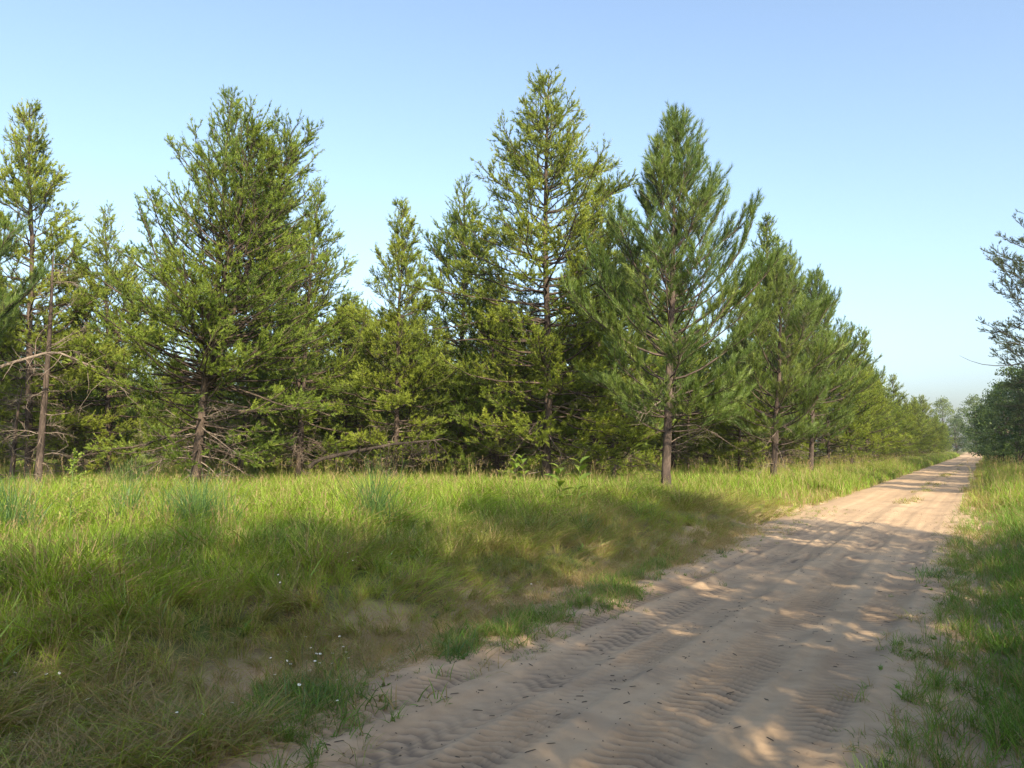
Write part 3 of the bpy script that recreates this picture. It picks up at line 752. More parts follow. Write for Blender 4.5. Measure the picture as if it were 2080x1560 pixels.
e = bpy.data.objects.new('fallen_log', None); COL.objects.link(e)
a0 = at_depth(628, 950, 26.0); a1 = at_depth(700, 921, 26.1); a2 = at_depth(800, 902, 26.3); a3 = at_depth(895, 893, 26.8)
e.location = a0; a0_ = a0.copy()
ctrl = np.array([a0, at_depth(645, 934, 26), a1, a2, a3]) - a0_
sN = np.linspace(0, 1, 16)
cc = np.stack([np.interp(sN, [0, 0.1, 0.3, 0.62, 1], ctrl[:, k]) for k in range(3)], 1)
T = Wood(); T.tubes(cc, 0.08 * (1 - 0.7 * sN) + 0.012 * np.sin(sN * 40), 9); link('trunk', T.mesh('log_trunk', M['log']), e)
D = Wood(); rg = np.random.default_rng(14)
for k in range(34):
    q, d = interp(cc, np.array([rg.uniform(0.2, 1)])); dirn = nrm(np.array([*(rg.normal(size=2) * 0.8), -0.5 + rg.normal() * 0.7]))
    pts = curve_pts(q[0], dirn, rg.uniform(0.5, 1.6), 8, rg.uniform(-0.8, 0.4), rg, 0.55)
    pts[:, 2] = np.maximum(pts[:, 2], -0.35)
    D.tubes(pts, 0.020 * (1 - 0.85 * np.linspace(0, 1, 8)), 4)
    m = 6; pp, dd = interp(pts, rg.uniform(0.2, 1, m)); en = pp + nrm(dd + rg.normal(size=(m, 3)) * 0.8) * rg.uniform(0.2, 0.5, (m, 1))
    D.tubes(np.stack([pp, (pp + en) / 2 + rg.normal(size=(m, 3)) * 0.03, en], 1), np.tile([0.007, 0.005, 0.002], (m, 1)), 3)
link('dead_wood', D.mesh('log_limbs', M['log']), e)
tag(e, 'dark fallen pine trunk leaning up from the grass with broken limbs', 'log')

# ------------------------------------------------------------------ grass
def grass_material():
    m, nt, N, L, P, OUT = mat_new('grass_blades')
    ti = N.new('ShaderNodeAttribute'); ti.attribute_type = 'INSTANCER'; ti.attribute_name = 'tint'
    r = N.new('ShaderNodeAttribute'); r.attribute_name = 'r'
    h = N.new('ShaderNodeAttribute'); h.attribute_name = 'h'
    dr = N.new('ShaderNodeAttribute'); dr.attribute_type = 'INSTANCER'; dr.attribute_name = 'dry'
    mr = N.new('ShaderNodeMapRange'); L.new(r.outputs['Fac'], mr.inputs[0]); mr.inputs[3].default_value = 0.6; mr.inputs[4].default_value = 1.5
    sc = N.new('ShaderNodeVectorMath'); sc.operation = 'SCALE'; L.new(ti.outputs['Color'], sc.inputs[0]); L.new(mr.outputs[0], sc.inputs['Scale'])
    # straw: dry blades (share rises with 'dry') and the old lower stems
    st = N.new('ShaderNodeMath'); st.operation = 'LESS_THAN'; L.new(r.outputs['Fac'], st.inputs[0]); L.new(dr.outputs['Fac'], st.inputs[1])
    hb = N.new('ShaderNodeMapRange'); L.new(h.outputs['Fac'], hb.inputs[0]); hb.inputs[1].default_value = 0.0; hb.inputs[2].default_value = 0.45; hb.inputs[3].default_value = 0.45; hb.inputs[4].default_value = 0.0
    mxv = N.new('ShaderNodeMath'); mxv.operation = 'MAXIMUM'; L.new(st.outputs[0], mxv.inputs[0]); L.new(hb.outputs[0], mxv.inputs[1])
    mx = N.new('ShaderNodeMix'); mx.data_type = 'RGBA'; L.new(mxv.outputs[0], mx.inputs[0]); L.new(sc.outputs[0], mx.inputs[6])
    mx.inputs[7].default_value = (0.30, 0.235, 0.115, 1)
    L.new(mx.outputs[2], P.inputs['Base Color']); P.inputs['Roughness'].default_value = 0.5; P.inputs['Specular IOR Level'].default_value = 0.3
    tr = N.new('ShaderNodeBsdfTranslucent'); tm = N.new('ShaderNodeMix'); tm.data_type = 'RGBA'; tm.blend_type = 'MULTIPLY'; tm.inputs[0].default_value = 1
    L.new(mx.outputs[2], tm.inputs[6]); tm.inputs[7].default_value = (1.3, 1.2, 0.5, 1); L.new(tm.outputs[2], tr.inputs[0])
    ms = N.new('ShaderNodeMixShader'); ms.inputs[0].default_value = 0.38; L.new(P.outputs[0], ms.inputs[1]); L.new(tr.outputs[0], ms.inputs[2]); L.new(ms.outputs[0], OUT.inputs[0])
    return m
M['grass'] = grass_material()

def tuft_mesh(name, seed, nb, rad, hgt, width, lean, curl, segs=4, bias=(0, 0), heads=0.0, mat=None):
    rg = np.random.default_rng(seed)
    a = rg.uniform(0, 6.28, nb); rr = rad * (np.minimum(np.abs(rg.normal(size=nb)) * 0.7, 1.25) if nb > 40 else np.sqrt(rg.random(nb))); base = np.stack([np.cos(a) * rr, np.sin(a) * rr, np.full(nb, -0.03)], 1)
    az = rg.uniform(0, 6.28, nb); ln = np.abs(rg.normal(size=nb)) * lean
    hor = np.stack([np.cos(az) * ln + bias[0], np.sin(az) * ln + bias[1], np.zeros(nb)], 1)
    d = nrm(hor + np.array([0, 0, 1.0])); L_ = hgt * rg.uniform(0.5, 1.15, nb) ; w = width * rg.uniform(0.7, 1.3, nb)
    cv = curl * rg.uniform(0.4, 1.6, nb)
    hdir = nrm(hor + 1e-4); pts = [base]; cur = d.copy(); s = (L_ / segs)[:, None]
    for k in range(segs):
        pts.append(pts[-1] + cur * s); cur = nrm(cur + hdir * (cv / segs)[:, None] - np.array([0, 0, 1.0]) * (cv / segs * 0.7)[:, None])
    P = np.stack(pts, 1); P[..., 2] = np.maximum(P[..., 2], -0.03 + 0.01)
    side = nrm(np.cross(d, rg.normal(size=(nb, 3)) * 0.6 + hdir)); side = np.where(np.isfinite(side), side, 0)
    prof = np.array([0.75, 1.0, 0.9, 0.62, 0.0][:segs + 1]) if segs == 4 else np.array([0.8, 1.0, 0.7, 0.0])
    Lf = P - side[:, None] * (w[:, None] * prof / 2)[..., None]; Rt = P + side[:, None] * (w[:, None] * prof / 2)[..., None]
    n = segs + 1; V = np.stack([Lf, Rt], 2).reshape(nb, n * 2, 3)
    i = np.arange(segs)[:, None] * 2 + np.array([0, 1, 3, 2]); F = (i[None] + (np.arange(nb) * n * 2)[:, None, None]).reshape(-1, 4)
    V = V.reshape(-1, 3); h = np.tile(np.repeat(np.arange(n) / segs, 2), nb); r = np.repeat(rg.random(nb), n * 2)
    if heads > 0:                                   # seed heads: small spindles at the tips
        kk = np.where(rg.random(nb) < heads)[0]; tip = P[kk, -1]; dd = nrm(P[kk, -1] - P[kk, -2]); m = len(kk)
        for q in range(7):
            b0 = tip - dd * 0.012 * q; o_ = nrm(rg.normal(size=(m, 3))) * 0.012 + dd * 0.016; wv = nrm(np.cross(o_, rg.normal(size=(m, 3)))) * 0.0035
            n0 = len(V); V = np.concatenate([V, np.stack([b0 - wv, b0 + wv, b0 + o_ + wv * 0.5, b0 + o_ - wv * 0.5], 1).reshape(-1, 3)])
            F = np.concatenate([F, np.arange(m * 4).reshape(m, 4) + n0]); h = np.concatenate([h, np.ones(m * 4)]); r = np.concatenate([r, np.full(m * 4, 0.02)])
    return mesh_from(name, V, F, 4, mat or M['grass'], {'h': h, 'r': r})

lib = bpy.data.collections.new('grass_blade_shapes')   # sources for the scatter
def lib_add(k, me):
    lib.objects.link(bpy.data.objects.new('tuft_%02d' % k, me))
kinds_ = []
def add_kind(label, n, **kw):
    ids = []
    for j in range(n):
        k = len(lib.objects); lib_add(k, tuft_mesh('tuft_%02d' % k, 100 + k, **kw)); ids.append(k)
    return ids
T_FINE = add_kind('fine', 5, nb=17, rad=0.09, hgt=0.56, width=0.0075, lean=0.30, curl=0.8, heads=0.15)
T_LEAN = add_kind('lean', 6, nb=20, rad=0.11, hgt=0.72, width=0.0075, lean=0.16, curl=0.9, bias=(0.9, 0.0), heads=0.08)
T_MAT = add_kind('mat', 3, nb=26, rad=0.14, hgt=0.40, width=0.0050, lean=1.3, curl=1.2)
T_LUSH = add_kind('lush', 3, nb=24, rad=0.10, hgt=0.36, width=0.0095, lean=0.42, curl=1.0)
T_SHORT = add_kind('short', 3, nb=20, rad=0.09, hgt=0.17, width=0.007, lean=0.7, curl=0.9)
T_WEED = add_kind('weed', 3, nb=9, rad=0.05, hgt=0.20, width=0.034, lean=0.8, curl=1.1)
T_STALK = add_kind('stalk', 3, nb=7, rad=0.12, hgt=0.85, width=0.0042, lean=0.12, curl=0.25, heads=0.9)
T_FAR = add_kind('far', 3, nb=24, rad=0.26, hgt=0.52, width=0.016, lean=0.35, curl=0.8, segs=3)

GP = {k: [] for k in ('p', 'i', 'rz', 's', 'c', 'd')}
grg = np.random.default_rng(99)
GREEN = np.array([0.112, 0.205, 0.026]); OLIVE = np.array([0.175, 0.215, 0.038]); LIME = np.array([0.225, 0.325, 0.032]); BLUEG = np.array([0.055, 0.125, 0.045]); DEEP = np.array([0.105, 0.205, 0.026])

def sector(n, d0, d1, spread=44):
    a = np.radians(grg.uniform(-spread, spread, n)); d = np.sqrt(grg.uniform(d0 ** 2, d1 ** 2, n))
    fx = np.sin(a) * d; fz = np.cos(a) * d
    return fx * RGT[0] + fz * FH[0], fx * RGT[1] + fz * FH[1]

def put(u, v, ids, scale, tint, dry, rz=None, zoff=0.0):
    n = len(u)
    if n == 0: return
    z = np.maximum(terrain(u, v), np.where((u > -4.2) & (u < 0.2), track_z(u, v), -9))
    GP['p'].append(np.stack([u, v, z + zoff], 1)); GP['i'].append(grg.choice(ids, n))
    GP['rz'].append(grg.uniform(0, 6.28, n) if rz is None else rz); GP['s'].append(np.broadcast_to(scale, (n,)).copy())
    GP['c'].append(np.clip(np.broadcast_to(tint, (n, 3)) * grg.uniform(0.82, 1.2, (n, 1)), 0.01, 0.5)); GP['d'].append(np.broadcast_to(dry, (n,)).copy())

def left_edge(u, v):
    return -4.08 + 0.35 * (1 - sstep(2.2, 3.2, v)) + (fbm(u, v, 1.3, 3, 61.0) - 0.5) * 0.75
def right_edge(u, v):
    return -0.45 + (fbm(u, v, 1.1, 3, 67.0) - 0.5) * 0.75

for (d0, d1, dens, boost) in [(2.2, 7, 120, 1.0), (7, 13, 80, 1.08), (13, 22, 42, 1.25)]:
    n = int(0.5 * R(88) * (d1 ** 2 - d0 ** 2) * dens)
    u, v = sector(n, d0, d1)
    # left meadow
    m = u < left_edge(u, v); U, V = u[m], v[m]
    dist_e = left_edge(U, V) - U                       # metres in from the sand
    patch = fbm(U, V, 1.7, 3, 71.0); patch2 = fbm(U, V, 0.8, 2, 73.0)
    bald = (dist_e < 0.35) & (grg.random(len(U)) < 0.3)
    dry = np.clip(0.58 - dist_e * 0.13, 0.10, 0.58) + 0.45 * (patch2 - 0.5)
    w1 = sstep(1.5, 5.0, dist_e)[:, None]; pz = np.maximum(sstep(0.40, 0.62, patch), sstep(3.5, 6.5, dist_e) * 0.9)[:, None]
    tint = (OLIVE * (1 - w1) + GREEN * w1) * (1 - 0.7 * pz) + LIME * 0.7 * pz
    sel = grg.random(len(U)); matf = np.clip(0.50 - dist_e * 0.14, 0.10, 0.5)
    ldir = -0.5 + 1.6 * (fbm(U, V, 1.6, 2, 77.0) - 0.5) * 2 + grg.normal(size=len(U)) * 0.3    # the way the matted grass lies
    hs = boost * (0.42 + 0.48 * sstep(0.2, 3.6, dist_e)) * (0.5 + 1.0 * patch2)
    for ids, mm in ((T_MAT, sel < matf), (T_LEAN, (sel >= matf) & (sel < matf + 0.38)), (T_FINE, sel >= matf + 0.38)):
        mm = mm & ~bald
        put(U[mm], V[mm], ids, hs[mm], tint[mm], dry[mm], ldir[mm] if ids is T_LEAN else None)
    k = (grg.random(len(U)) < 0.035) & (dist_e > 1.2); put(U[k], V[k], T_LUSH, 1.15 * boost, tint[k] * 0.5 + BLUEG * 0.5, 0.05)
    k = (grg.random(len(U)) < 0.010) & (dist_e > 2.5); put(U[k], V[k], T_STALK, 0.9, OLIVE, 0.4)
    k = (grg.random(len(U)) < 0.016) & (fbm(U, V, 0.9, 2, 79.0) > 0.5); put(U[k], V[k], T_WEED, grg.uniform(0.4, 0.85, k.sum()), GREEN * 0.8 + BLUEG * 0.3, 0.08, zoff=0.05)
    # right verge: short lush green grass
    m = u > right_edge(u, v); U, V = u[m], v[m]; dist_e = U - right_edge(U, V)
    sel = grg.random(len(U)); patch = fbm(U, V, 0.9, 3, 81.0)
    keep = grg.random(len(U)) < np.clip(0.65 + dist_e * 1.2, 0, 1) * np.clip(0.6 + 2.2 * (patch - 0.28), 0.4, 1)
    tint = DEEP * (1 - patch[:, None]) + GREEN * patch[:, None] * 1.1; hs = boost * np.clip(0.45 + 0.35 * dist_e, 0.4, 0.85)
    for ids, mm, f in ((T_SHORT, sel < 0.30, 1.2), (T_LUSH, (sel >= 0.30) & (sel < 0.62), 0.85), (T_FINE, sel >= 0.62, 0.75)):
        mm = mm & keep; put(U[mm], V[mm], ids, hs[mm] * f, tint[mm], 0.12 + 0.25 * (patch[mm] < 0.4))

# strip of green tufts between the sand and the meadow
n = 3300; v = 1.8 + 8.9 * grg.random(n); cen = -3.55 + 0.12 * np.sin(v * 1.1) - 0.25 * sstep(7, 10, v); u = cen + grg.normal(size=n) * (0.17 + 0.16 * (1 - sstep(2.5, 5, v)))
k = (fbm(u, v, 0.35, 3, 91.0) + 0.10 * grg.normal(size=n) > 0.50) & (grg.random(n) < 1.0 - 0.06 * v); u, v = u[k], v[k]
sel = grg.random(len(u))
for ids, mm, f, dr in ((T_SHORT, sel < 0.40, 0.9, 0.2), (T_LUSH, (sel >= 0.40) & (sel < 0.52), 0.5, 0.1), (T_MAT, (sel >= 0.52) & (sel < 0.88), 0.5, 0.5), (T_FINE, sel >= 0.88, 0.42, 0.3)):
    put(u[mm], v[mm], ids, f * grg.uniform(0.5, 1.25, mm.sum()), GREEN * 0.85 + BLUEG * 0.15, dr)
n = 450; v = grg.uniform(1.5, 2.9, n); u = grg.uniform(-5.2, -3.5, n) + 0.25 * (v - 2)
put(u, v, T_MAT, grg.uniform(0.6, 1.1, n), OLIVE, 0.7); k = grg.random(n) < 0.3; put(u[k], v[k], T_LEAN, 0.6, OLIVE, 0.45)
# straw lying on the bare sand behind that strip, and stray blades along both margins
n = 900; v = grg.uniform(3, 16, n); u = left_edge(np.full(n, -4.3), v) + grg.normal(size=n) * 0.30
put(u, v, T_MAT, grg.uniform(0.4, 0.8, n), OLIVE, 0.95, zoff=-0.02)
n = 420; v = grg.uniform(3, 22, n); u = np.where(grg.random(n) < 0.6, -3.6 + grg.normal(size=n) * 0.35, -0.45 + grg.normal(size=n) * 0.22)
put(u, v, T_SHORT, grg.uniform(0.25, 0.6, n), GREEN, 0.3)
n = 260; v = grg.uniform(2.5, 18, n); u = -0.30 + grg.normal(size=n) * 0.22; put(u, v, T_MAT, grg.uniform(0.3, 0.7, n), OLIVE, 0.8, zoff=-0.02)
n = 80; v = grg.uniform(2.5, 14, n); u = np.where(grg.random(n) < 0.5, -0.35 + grg.normal(size=n) * 0.2, -3.65 + grg.normal(size=n) * 0.25); put(u, v, T_WEED, grg.uniform(0.2, 0.45, n), GREEN * 0.8 + BLUEG * 0.3, 0.1)
# grass line between the wheel tracks further on
n = 260; v = grg.uniform(24, 90, n); u = -1.9 + grg.normal(size=n) * 0.16; k = fbm(u, v, 3.0, 2, 95.0) > 0.5
put(u[k], v[k], T_SHORT, 1.1, OLIVE, 0.3)

# farther verges and the meadow floor under and beyond the trees
for (d0, d1, dens, sc_) in [(22, 34, 16, 1.0), (34, 60, 6.5, 1.35), (60, 110, 1.6, 2.0)]:
    n = int(0.5 * R(80) * (d1 ** 2 - d0 ** 2) * dens); u, v = sector(n, d0, d1, 40)
    m = (u < left_edge(u, v) - 0.1) | (u > right_edge(u, v)); u, v = u[m], v[m]
    patch = fbm(u, v, 3.0, 3, 101.0)[:, None]; tint = GREEN * (1 - patch) + LIME * patch
    edge = np.where(u < -2, left_edge(u, v) - u, u - right_edge(u, v))
    hs = sc_ ** 0.35 * (0.55 + 0.5 * sstep(0.1, 1.6, edge)) * grg.uniform(0.75, 1.15, len(u))
    put(u, v, T_FAR, hs, tint, 0.2 + 0.3 * (edge < 0.8))
    k = grg.random(len(u)) < 0.045; put(u[k], v[k], T_STALK, 1.15, OLIVE * 1.1, 0.5)
n = 5200; v = 28 + 150 * grg.random(n) ** 1.6; side = grg.random(n) < 0.6
u = np.where(side, -4.2 - 2.6 * grg.random(n), 0.2 + 3.2 * grg.random(n)); m = (u < left_edge(u, v)) | (u > right_edge(u, v)); u, v = u[m], v[m]
put(u, v, T_FAR, 0.9 + 0.004 * v, GREEN * 0.6 + LIME * 0.4, 0.2)
k = grg.random(len(u)) < 0.12; put(u[k], v[k], T_STALK, 1.1, OLIVE * 1.1, 0.55)

P_ = np.concatenate(GP['p']); nG = len(P_)
gm = bpy.data.meshes.new('grass'); gm.vertices.add(nG); gm.vertices.foreach_set('co', P_.astype(np.float32).ravel())
def gattr(n, t, arr, fld):
    a = gm.attributes.new(n, t, 'POINT'); a.data.foreach_set(fld, np.ascontiguousarray(arr).ravel())
gattr('idx', 'INT', np.concatenate(GP['i']).astype(np.int32), 'value')
rot = np.zeros((nG, 3), np.float32); rot[:, 2] = np.concatenate(GP['rz']); rot[:, :2] = grg.normal(size=(nG, 2)) * 0.06
gattr('rot', 'FLOAT_VECTOR', rot, 'vector')
gattr('scl', 'FLOAT', (np.concatenate(GP['s']) * grg.uniform(0.85, 1.15, nG)).astype(np.float32), 'value')
gattr('dry', 'FLOAT', np.concatenate(GP['d']).astype(np.float32), 'value')
gattr('tint', 'FLOAT_COLOR', np.concatenate([np.concatenate(GP['c']), np.ones((nG, 1))], 1).astype(np.float32), 'color')
gm.update()
go = link('grass', gm)
tag(go, 'wild meadow grass on both verges, green with straw-coloured dry blades', 'grass', kind='stuff')
ng = bpy.data.node_groups.new('grass_scatter', 'GeometryNodeTree')
ng.interface.new_socket('Geometry', in_out='INPUT', socket_type='NodeSocketGeometry')
ng.interface.new_socket('Geometry', in_out='OUTPUT', socket_type='NodeSocketGeometry')
gi, goo = ng.nodes.new('NodeGroupInput'), ng.nodes.new('NodeGroupOutput')
ci = ng.nodes.new('GeometryNodeCollectionInfo'); ci.inputs['Collection'].default_value = lib
ci.inputs['Separate Children'].default_value = True; ci.inputs['Reset Children'].default_value = True
ip = ng.nodes.new('GeometryNodeInstanceOnPoints'); ip.inputs['Pick Instance'].default_value = True
def named(n, t):
    a = ng.nodes.new('GeometryNodeInputNamedAttribute'); a.data_type = t; a.inputs['Name'].default_value = n
    return a.outputs['Attribute']
e2r = ng.nodes.new('FunctionNodeEulerToRotation')
ng.links.new(named('rot', 'FLOAT_VECTOR'), e2r.inputs[0]); ng.links.new(e2r.outputs[0], ip.inputs['Rotation'])
ng.links.new(named('idx', 'INT'), ip.inputs['Instance Index']); ng.links.new(named('scl', 'FLOAT'), ip.inputs['Scale'])
ng.links.new(gi.outputs[0], ip.inputs['Points']); ng.links.new(ci.outputs[0], ip.inputs['Instance']); ng.links.new(ip.outputs[0], goo.inputs[0])
md = go.modifiers.new('scatter', 'NODES'); md.node_group = ng

# ------------------------------------------------------------------ clumps, herbs, flowers, stones
def plain(name, col, rough=0.6, tr=0.0):
    m, nt, N, L, P, OUT = mat_new(name)
    tc = N.new('ShaderNodeTexCoord'); n = noise_node(N, L, 25, 3, tc.outputs['Object'])
    r = ramp(N, [(0.3, tuple(c * 0.78 for c in col)), (0.7, tuple(min(1, c * 1.15) for c in col))]); L.new(n.outputs['Fac'], r.inputs[0])
    L.new(r.outputs[0], P.inputs['Base Color']); P.inputs['Roughness'].default_value = rough; P.inputs['Specular IOR Level'].default_value = 0.25
    return m
M['stem'] = plain('green_stem', (0.085, 0.14, 0.035)); M['petal'] = plain('white_petals', (0.80, 0.80, 0.74)); M['disc'] = plain('flower_disc', (0.55, 0.42, 0.06))
M['stone'] = plain('dark_stone', (0.10, 0.088, 0.075), 0.85); M['twig'] = plain('litter', (0.095, 0.072, 0.052), 0.9)
M['clump'] = leaf_material('clump_blades', [(0.0, (0.060, 0.130, 0.042)), (0.6, (0.095, 0.185, 0.055)), (1.0, (0.160, 0.240, 0.062))], 0.35, 0.45)

def drop(o, x, y, dz=0.0):
    o.location = (x, y, max(float(terrain(x, y)), float(track_z(np.array([x]), np.array([y]))[0]) if -4.3 < x < 0.2 else -9) + dz)
for j, (px, py, h, rad, nb, lab) in enumerate([
        (400, 1095, 1.05, 0.50, 520, 'dense blue-green grass clump in front of the broad many-topped pine'),
        (760, 1090, 1.30, 0.30, 220, 'upright blue-green grass clump standing alone in the middle of the meadow'),
        (255, 1085, 1.10, 0.30, 190, 'narrow tall grass clump beside the leafy sapling'),
        (15, 1110, 1.10, 0.38, 280, 'tall grass clump cut by the left picture edge'),
        (265, 1000, 1.15, 0.60, 380, 'tall grass clump at the foot of the dead limbs')]):
    p = ground_pt(px, py, 0.25)
    o = link('tall_grass_clump', tuft_mesh('grass_clump', 300 + j, nb, rad, h, 0.0105, 0.22, 0.6, heads=0.05, mat=M['clump']))
    drop(o, p[0], p[1]); tag(o, lab, 'grass clump', 'tall grass clumps in the meadow')
for j, (px, py, h, rad, nb, lab) in enumerate([
        (1215, 1205, 0.20, 0.30, 110, 'bright green grass tuft on the left margin of the sand'),
        (1465, 1128, 0.15, 0.08, 41, 'small lone grass tuft on open sand beside the left margin'),
        (1115, 1240, 0.09, 0.26, 90, 'low mat of green leaves on the sand edge'),
        (930, 1340, 0.24, 0.26, 80, 'leaning green tuft lit yellow at the edge of the sand'),
        (640, 1455, 0.24, 0.28, 90, 'grass tuft at the lower left margin of the sand'),
        (1905, 1180, 0.24, 0.32, 120, 'green grass tuft jutting onto the sand from the right verge')]):
    p = ground_pt(px, py, 0.0)
    o = link('grass_tuft', tuft_mesh('grass_tuft', 330 + j, nb, rad, h, 0.0065, 0.55, 0.9, mat=M['clump']))
    drop(o, p[0], p[1]); tag(o, lab, 'grass tuft', 'green tufts at the edges of the sand')

def leaf_blade(L_, w, droop, n=5):
    t = np.linspace(0, 1, n); ww = w * np.sin(np.pi * np.clip(t * 0.93 + 0.05, 0, 1)) ** 0.8
    x = L_ * t; z = 0.25 * L_ * t - droop * L_ * t ** 2
    V = np.concatenate([np.stack([x, -ww / 2, z + 0.12 * ww], 1), np.stack([x, 0 * x, z], 1), np.stack([x, ww / 2, z + 0.12 * ww], 1)])
    F = [[a + i, a + i + 1, a + n + i + 1, a + n + i] for a in (0, n) for i in range(n - 1)]
    return V, np.array(F)
LB = [mesh_from('milkweed_leaf', *leaf_blade(0.26, 0.12, 0.35), 4, M['herb'], {'r': np.full(15, 0.3 + 0.2 * k)}, smooth=True) for k in range(3)]
def herb(px, py, H, np_, label, seed):
    rg = np.random.default_rng(seed); p = ground_pt(px, py, 0.3)
    e = bpy.data.objects.new('milkweed_plant', None); COL.objects.link(e); drop(e, p[0], p[1]); e.rotation_euler[2] = rg.uniform(0, 6)
    W_ = Wood(); st = curve_pts([0, 0, -0.05], [0.06, 0.03, 1], H, 6, 0.1, rg, 0.08); W_.tubes(st, 0.007 * (1 - 0.5 * np.linspace(0, 1, 6)), 6)
    link('stem', W_.mesh('milkweed_stem', M['stem']), e)
    for k in range(np_):
        q, _ = interp(st, np.array([0.25 + 0.75 * k / (np_ - 1)]))
        for s in (0, 1):
            l = link('leaf', LB[rg.integers(3)], e); l.location = q[0]; l.rotation_euler = (rg.normal() * 0.15, -0.25 - 0.5 * (k / np_) + rg.normal() * 0.15, k * 1.57 + s * 3.14 + rg.normal() * 0.2)
            f = (0.75 + 0.4 * math.sin(3.1 * (k + 0.5) / np_)) * rg.uniform(0.9, 1.15); l.scale = (f, f, f)
    tag(e, label, 'plant', 'broad-leaved plants in the meadow')
herb(1072, 1015, 1.15, 7, 'broad-leaved plant with bright leaves in front of the tallest spire', 1)
herb(1046, 1012, 1.05, 6, 'broad-leaved plant just left of the bright-leaved one', 2)
herb(1140, 1045, 1.0, 7, 'dark broad-leaved plant between the two paler ones', 3)
herb(1172, 1050, 1.1, 6, 'sparse broad-leaved plant with yellowing leaves, rightmost of the four', 4)

# leafy sapling at the left
e = bpy.data.objects.new('leafy_sapling', None); COL.objects.link(e); p = ground_pt(140, 1110, 0.25); drop(e, p[0], p[1])
rg = np.random.default_rng(77); W_ = Wood(); LV, LR = [], []
st = curve_pts([0, 0, -0.05], [0, 0, 1], 1.35, 8, 0.1, rg, 0.1); W_.tubes(st, 0.010 * (1 - 0.7 * np.linspace(0, 1, 8)), 6)
for k in range(34):
    q, _ = interp(st, np.array([rg.uniform(0.15, 1)])); az = rg.uniform(0, 6.28); L_ = rg.uniform(0.2, 0.5) * (1.25 - q[0][2] / 1.6)
    pts = curve_pts(q[0], [math.cos(az), math.sin(az), 0.7], L_, 6, -0.2, rg, 0.2); W_.tubes(pts, 0.004 * (1 - 0.7 * np.linspace(0, 1, 6)), 3)
    m = 26; pp, dd = interp(pts, rg.uniform(0.15, 1, m)); d = nrm(dd * 0.5 + rg.normal(size=(m, 3)) * 0.7); s_ = nrm(np.cross(d, rg.normal(size=(m, 3)))); l = rg.uniform(0.02, 0.042, (m, 1))
    LV.append(np.stack([pp, pp + d * l * .5 + s_ * l * .3, pp + d * l, pp + d * l * .5 - s_ * l * .3], 1).reshape(-1, 3)); LR.append(np.repeat(rg.random(m), 4))
link('stem', W_.mesh('sapling_stem', M['stem']), e); LV = np.concatenate(LV)
link('foliage', mesh_from('sapling_leaves', LV, np.arange(len(LV)), 4, M['herb'], {'r': np.concatenate(LR)}), e)
tag(e, 'small-leaved bushy sapling standing in the grass at the left', 'sapling')

# white wildflowers
pv, pf = [], []
for k in range(9):
    a = k * 6.283 / 9; c, s = math.cos(a), math.sin(a); n0 = len(pv)
    pv += [(0.003 * c, 0.003 * s, 0), (0.010 * c - 0.004 * s, 0.010 * s + 0.004 * c, 0.001), (0.016 * c, 0.016 * s, 0.0025), (0.010 * c + 0.004 * s, 0.010 * s - 0.004 * c, 0.001)]; pf += [[n0, n0 + 1, n0 + 2, n0 + 3]]
FM = mesh_from('flower_head', np.array(pv), np.array(pf), 4, M['petal'])
a = np.arange(8) / 8 * 6.283; DV = np.concatenate([np.stack([np.cos(a) * 0.005, np.sin(a) * 0.005, a * 0 + 0.001], 1), [[0, 0, 0.005]]])
DM = mesh_from('flower_disc', DV, np.array([[i, (i + 1) % 8, 8] for i in range(8)]), 3, M['disc'], smooth=True)
SM = []
for k in range(3):
    W_ = Wood(); W_.tubes(curve_pts([0, 0, -0.03], [0, 0, 1], 0.40, 6, 0.1, np.random.default_rng(60 + k), 0.16), np.full(6, 0.0018), 4); SM.append(W_)
SE = [w.v[0].reshape(6, 4, 3)[-1].mean(0) for w in SM]; SM = [w.mesh('flower_stem', M['stem']) for w in SM]
def flowers(pxs, label, grp, hl, seed):
    rg = np.random.default_rng(seed)
    for (px, py) in pxs:
        p = ground_pt(px, py, hl + 0.12); k = rg.integers(3); f = rg.uniform(0.5, 0.75)
        e = bpy.data.objects.new('white_wildflower', None); COL.objects.link(e); drop(e, p[0], p[1]); e.rotation_euler[2] = rg.uniform(0, 6.28); e.scale = (f, f, f)
        link('stem', SM[k], e); h = link('flower_head', FM, e); h.location = SE[k]; h.rotation_euler = (rg.normal() * 0.35, rg.normal() * 0.35, 0)
        d = link('flower_disc', DM, h)
        tag(e, label, 'flower', grp)
flowers([(618, 1238), (648, 1247), (688, 1235), (697, 1252), (560, 1262), (585, 1278), (605, 1262), (622, 1292), (636, 1297), (640, 1283), (655, 1290), (668, 1278), (690, 1281), (706, 1272), (633, 1325), (640, 1335), (685, 1320), (700, 1290), (712, 1297), (595, 1305), (686, 1350), (572, 1300)],
        'small white wildflower in the patch near the lower middle of the meadow', 'white wildflowers in the meadow patch', 0.3, 1)
flowers([(138, 1315), (100, 1328), (185, 1348), (30, 1330), (455, 1357), (388, 1400), (365, 1362)], 'small white wildflower scattered in the lower left grass', 'white wildflowers at the lower left', 0.3, 2)
flowers([(725, 1117), (704, 1127), (715, 1140), (793, 1142), (572, 1167), (585, 1177), (960, 1083), (950, 1090), (962, 1097), (990, 1087), (795, 1125), (803, 1138)], 'small white wildflower far out in the middle of the meadow', 'white wildflowers farther out in the meadow', 0.3, 3)
flowers([(1090, 1172), (1104, 1168), (1117, 1168), (1112, 1182), (1088, 1180)], 'small white wildflower beside the sand margin in mid view', 'white wildflowers by the sand margin', 0.15, 4)
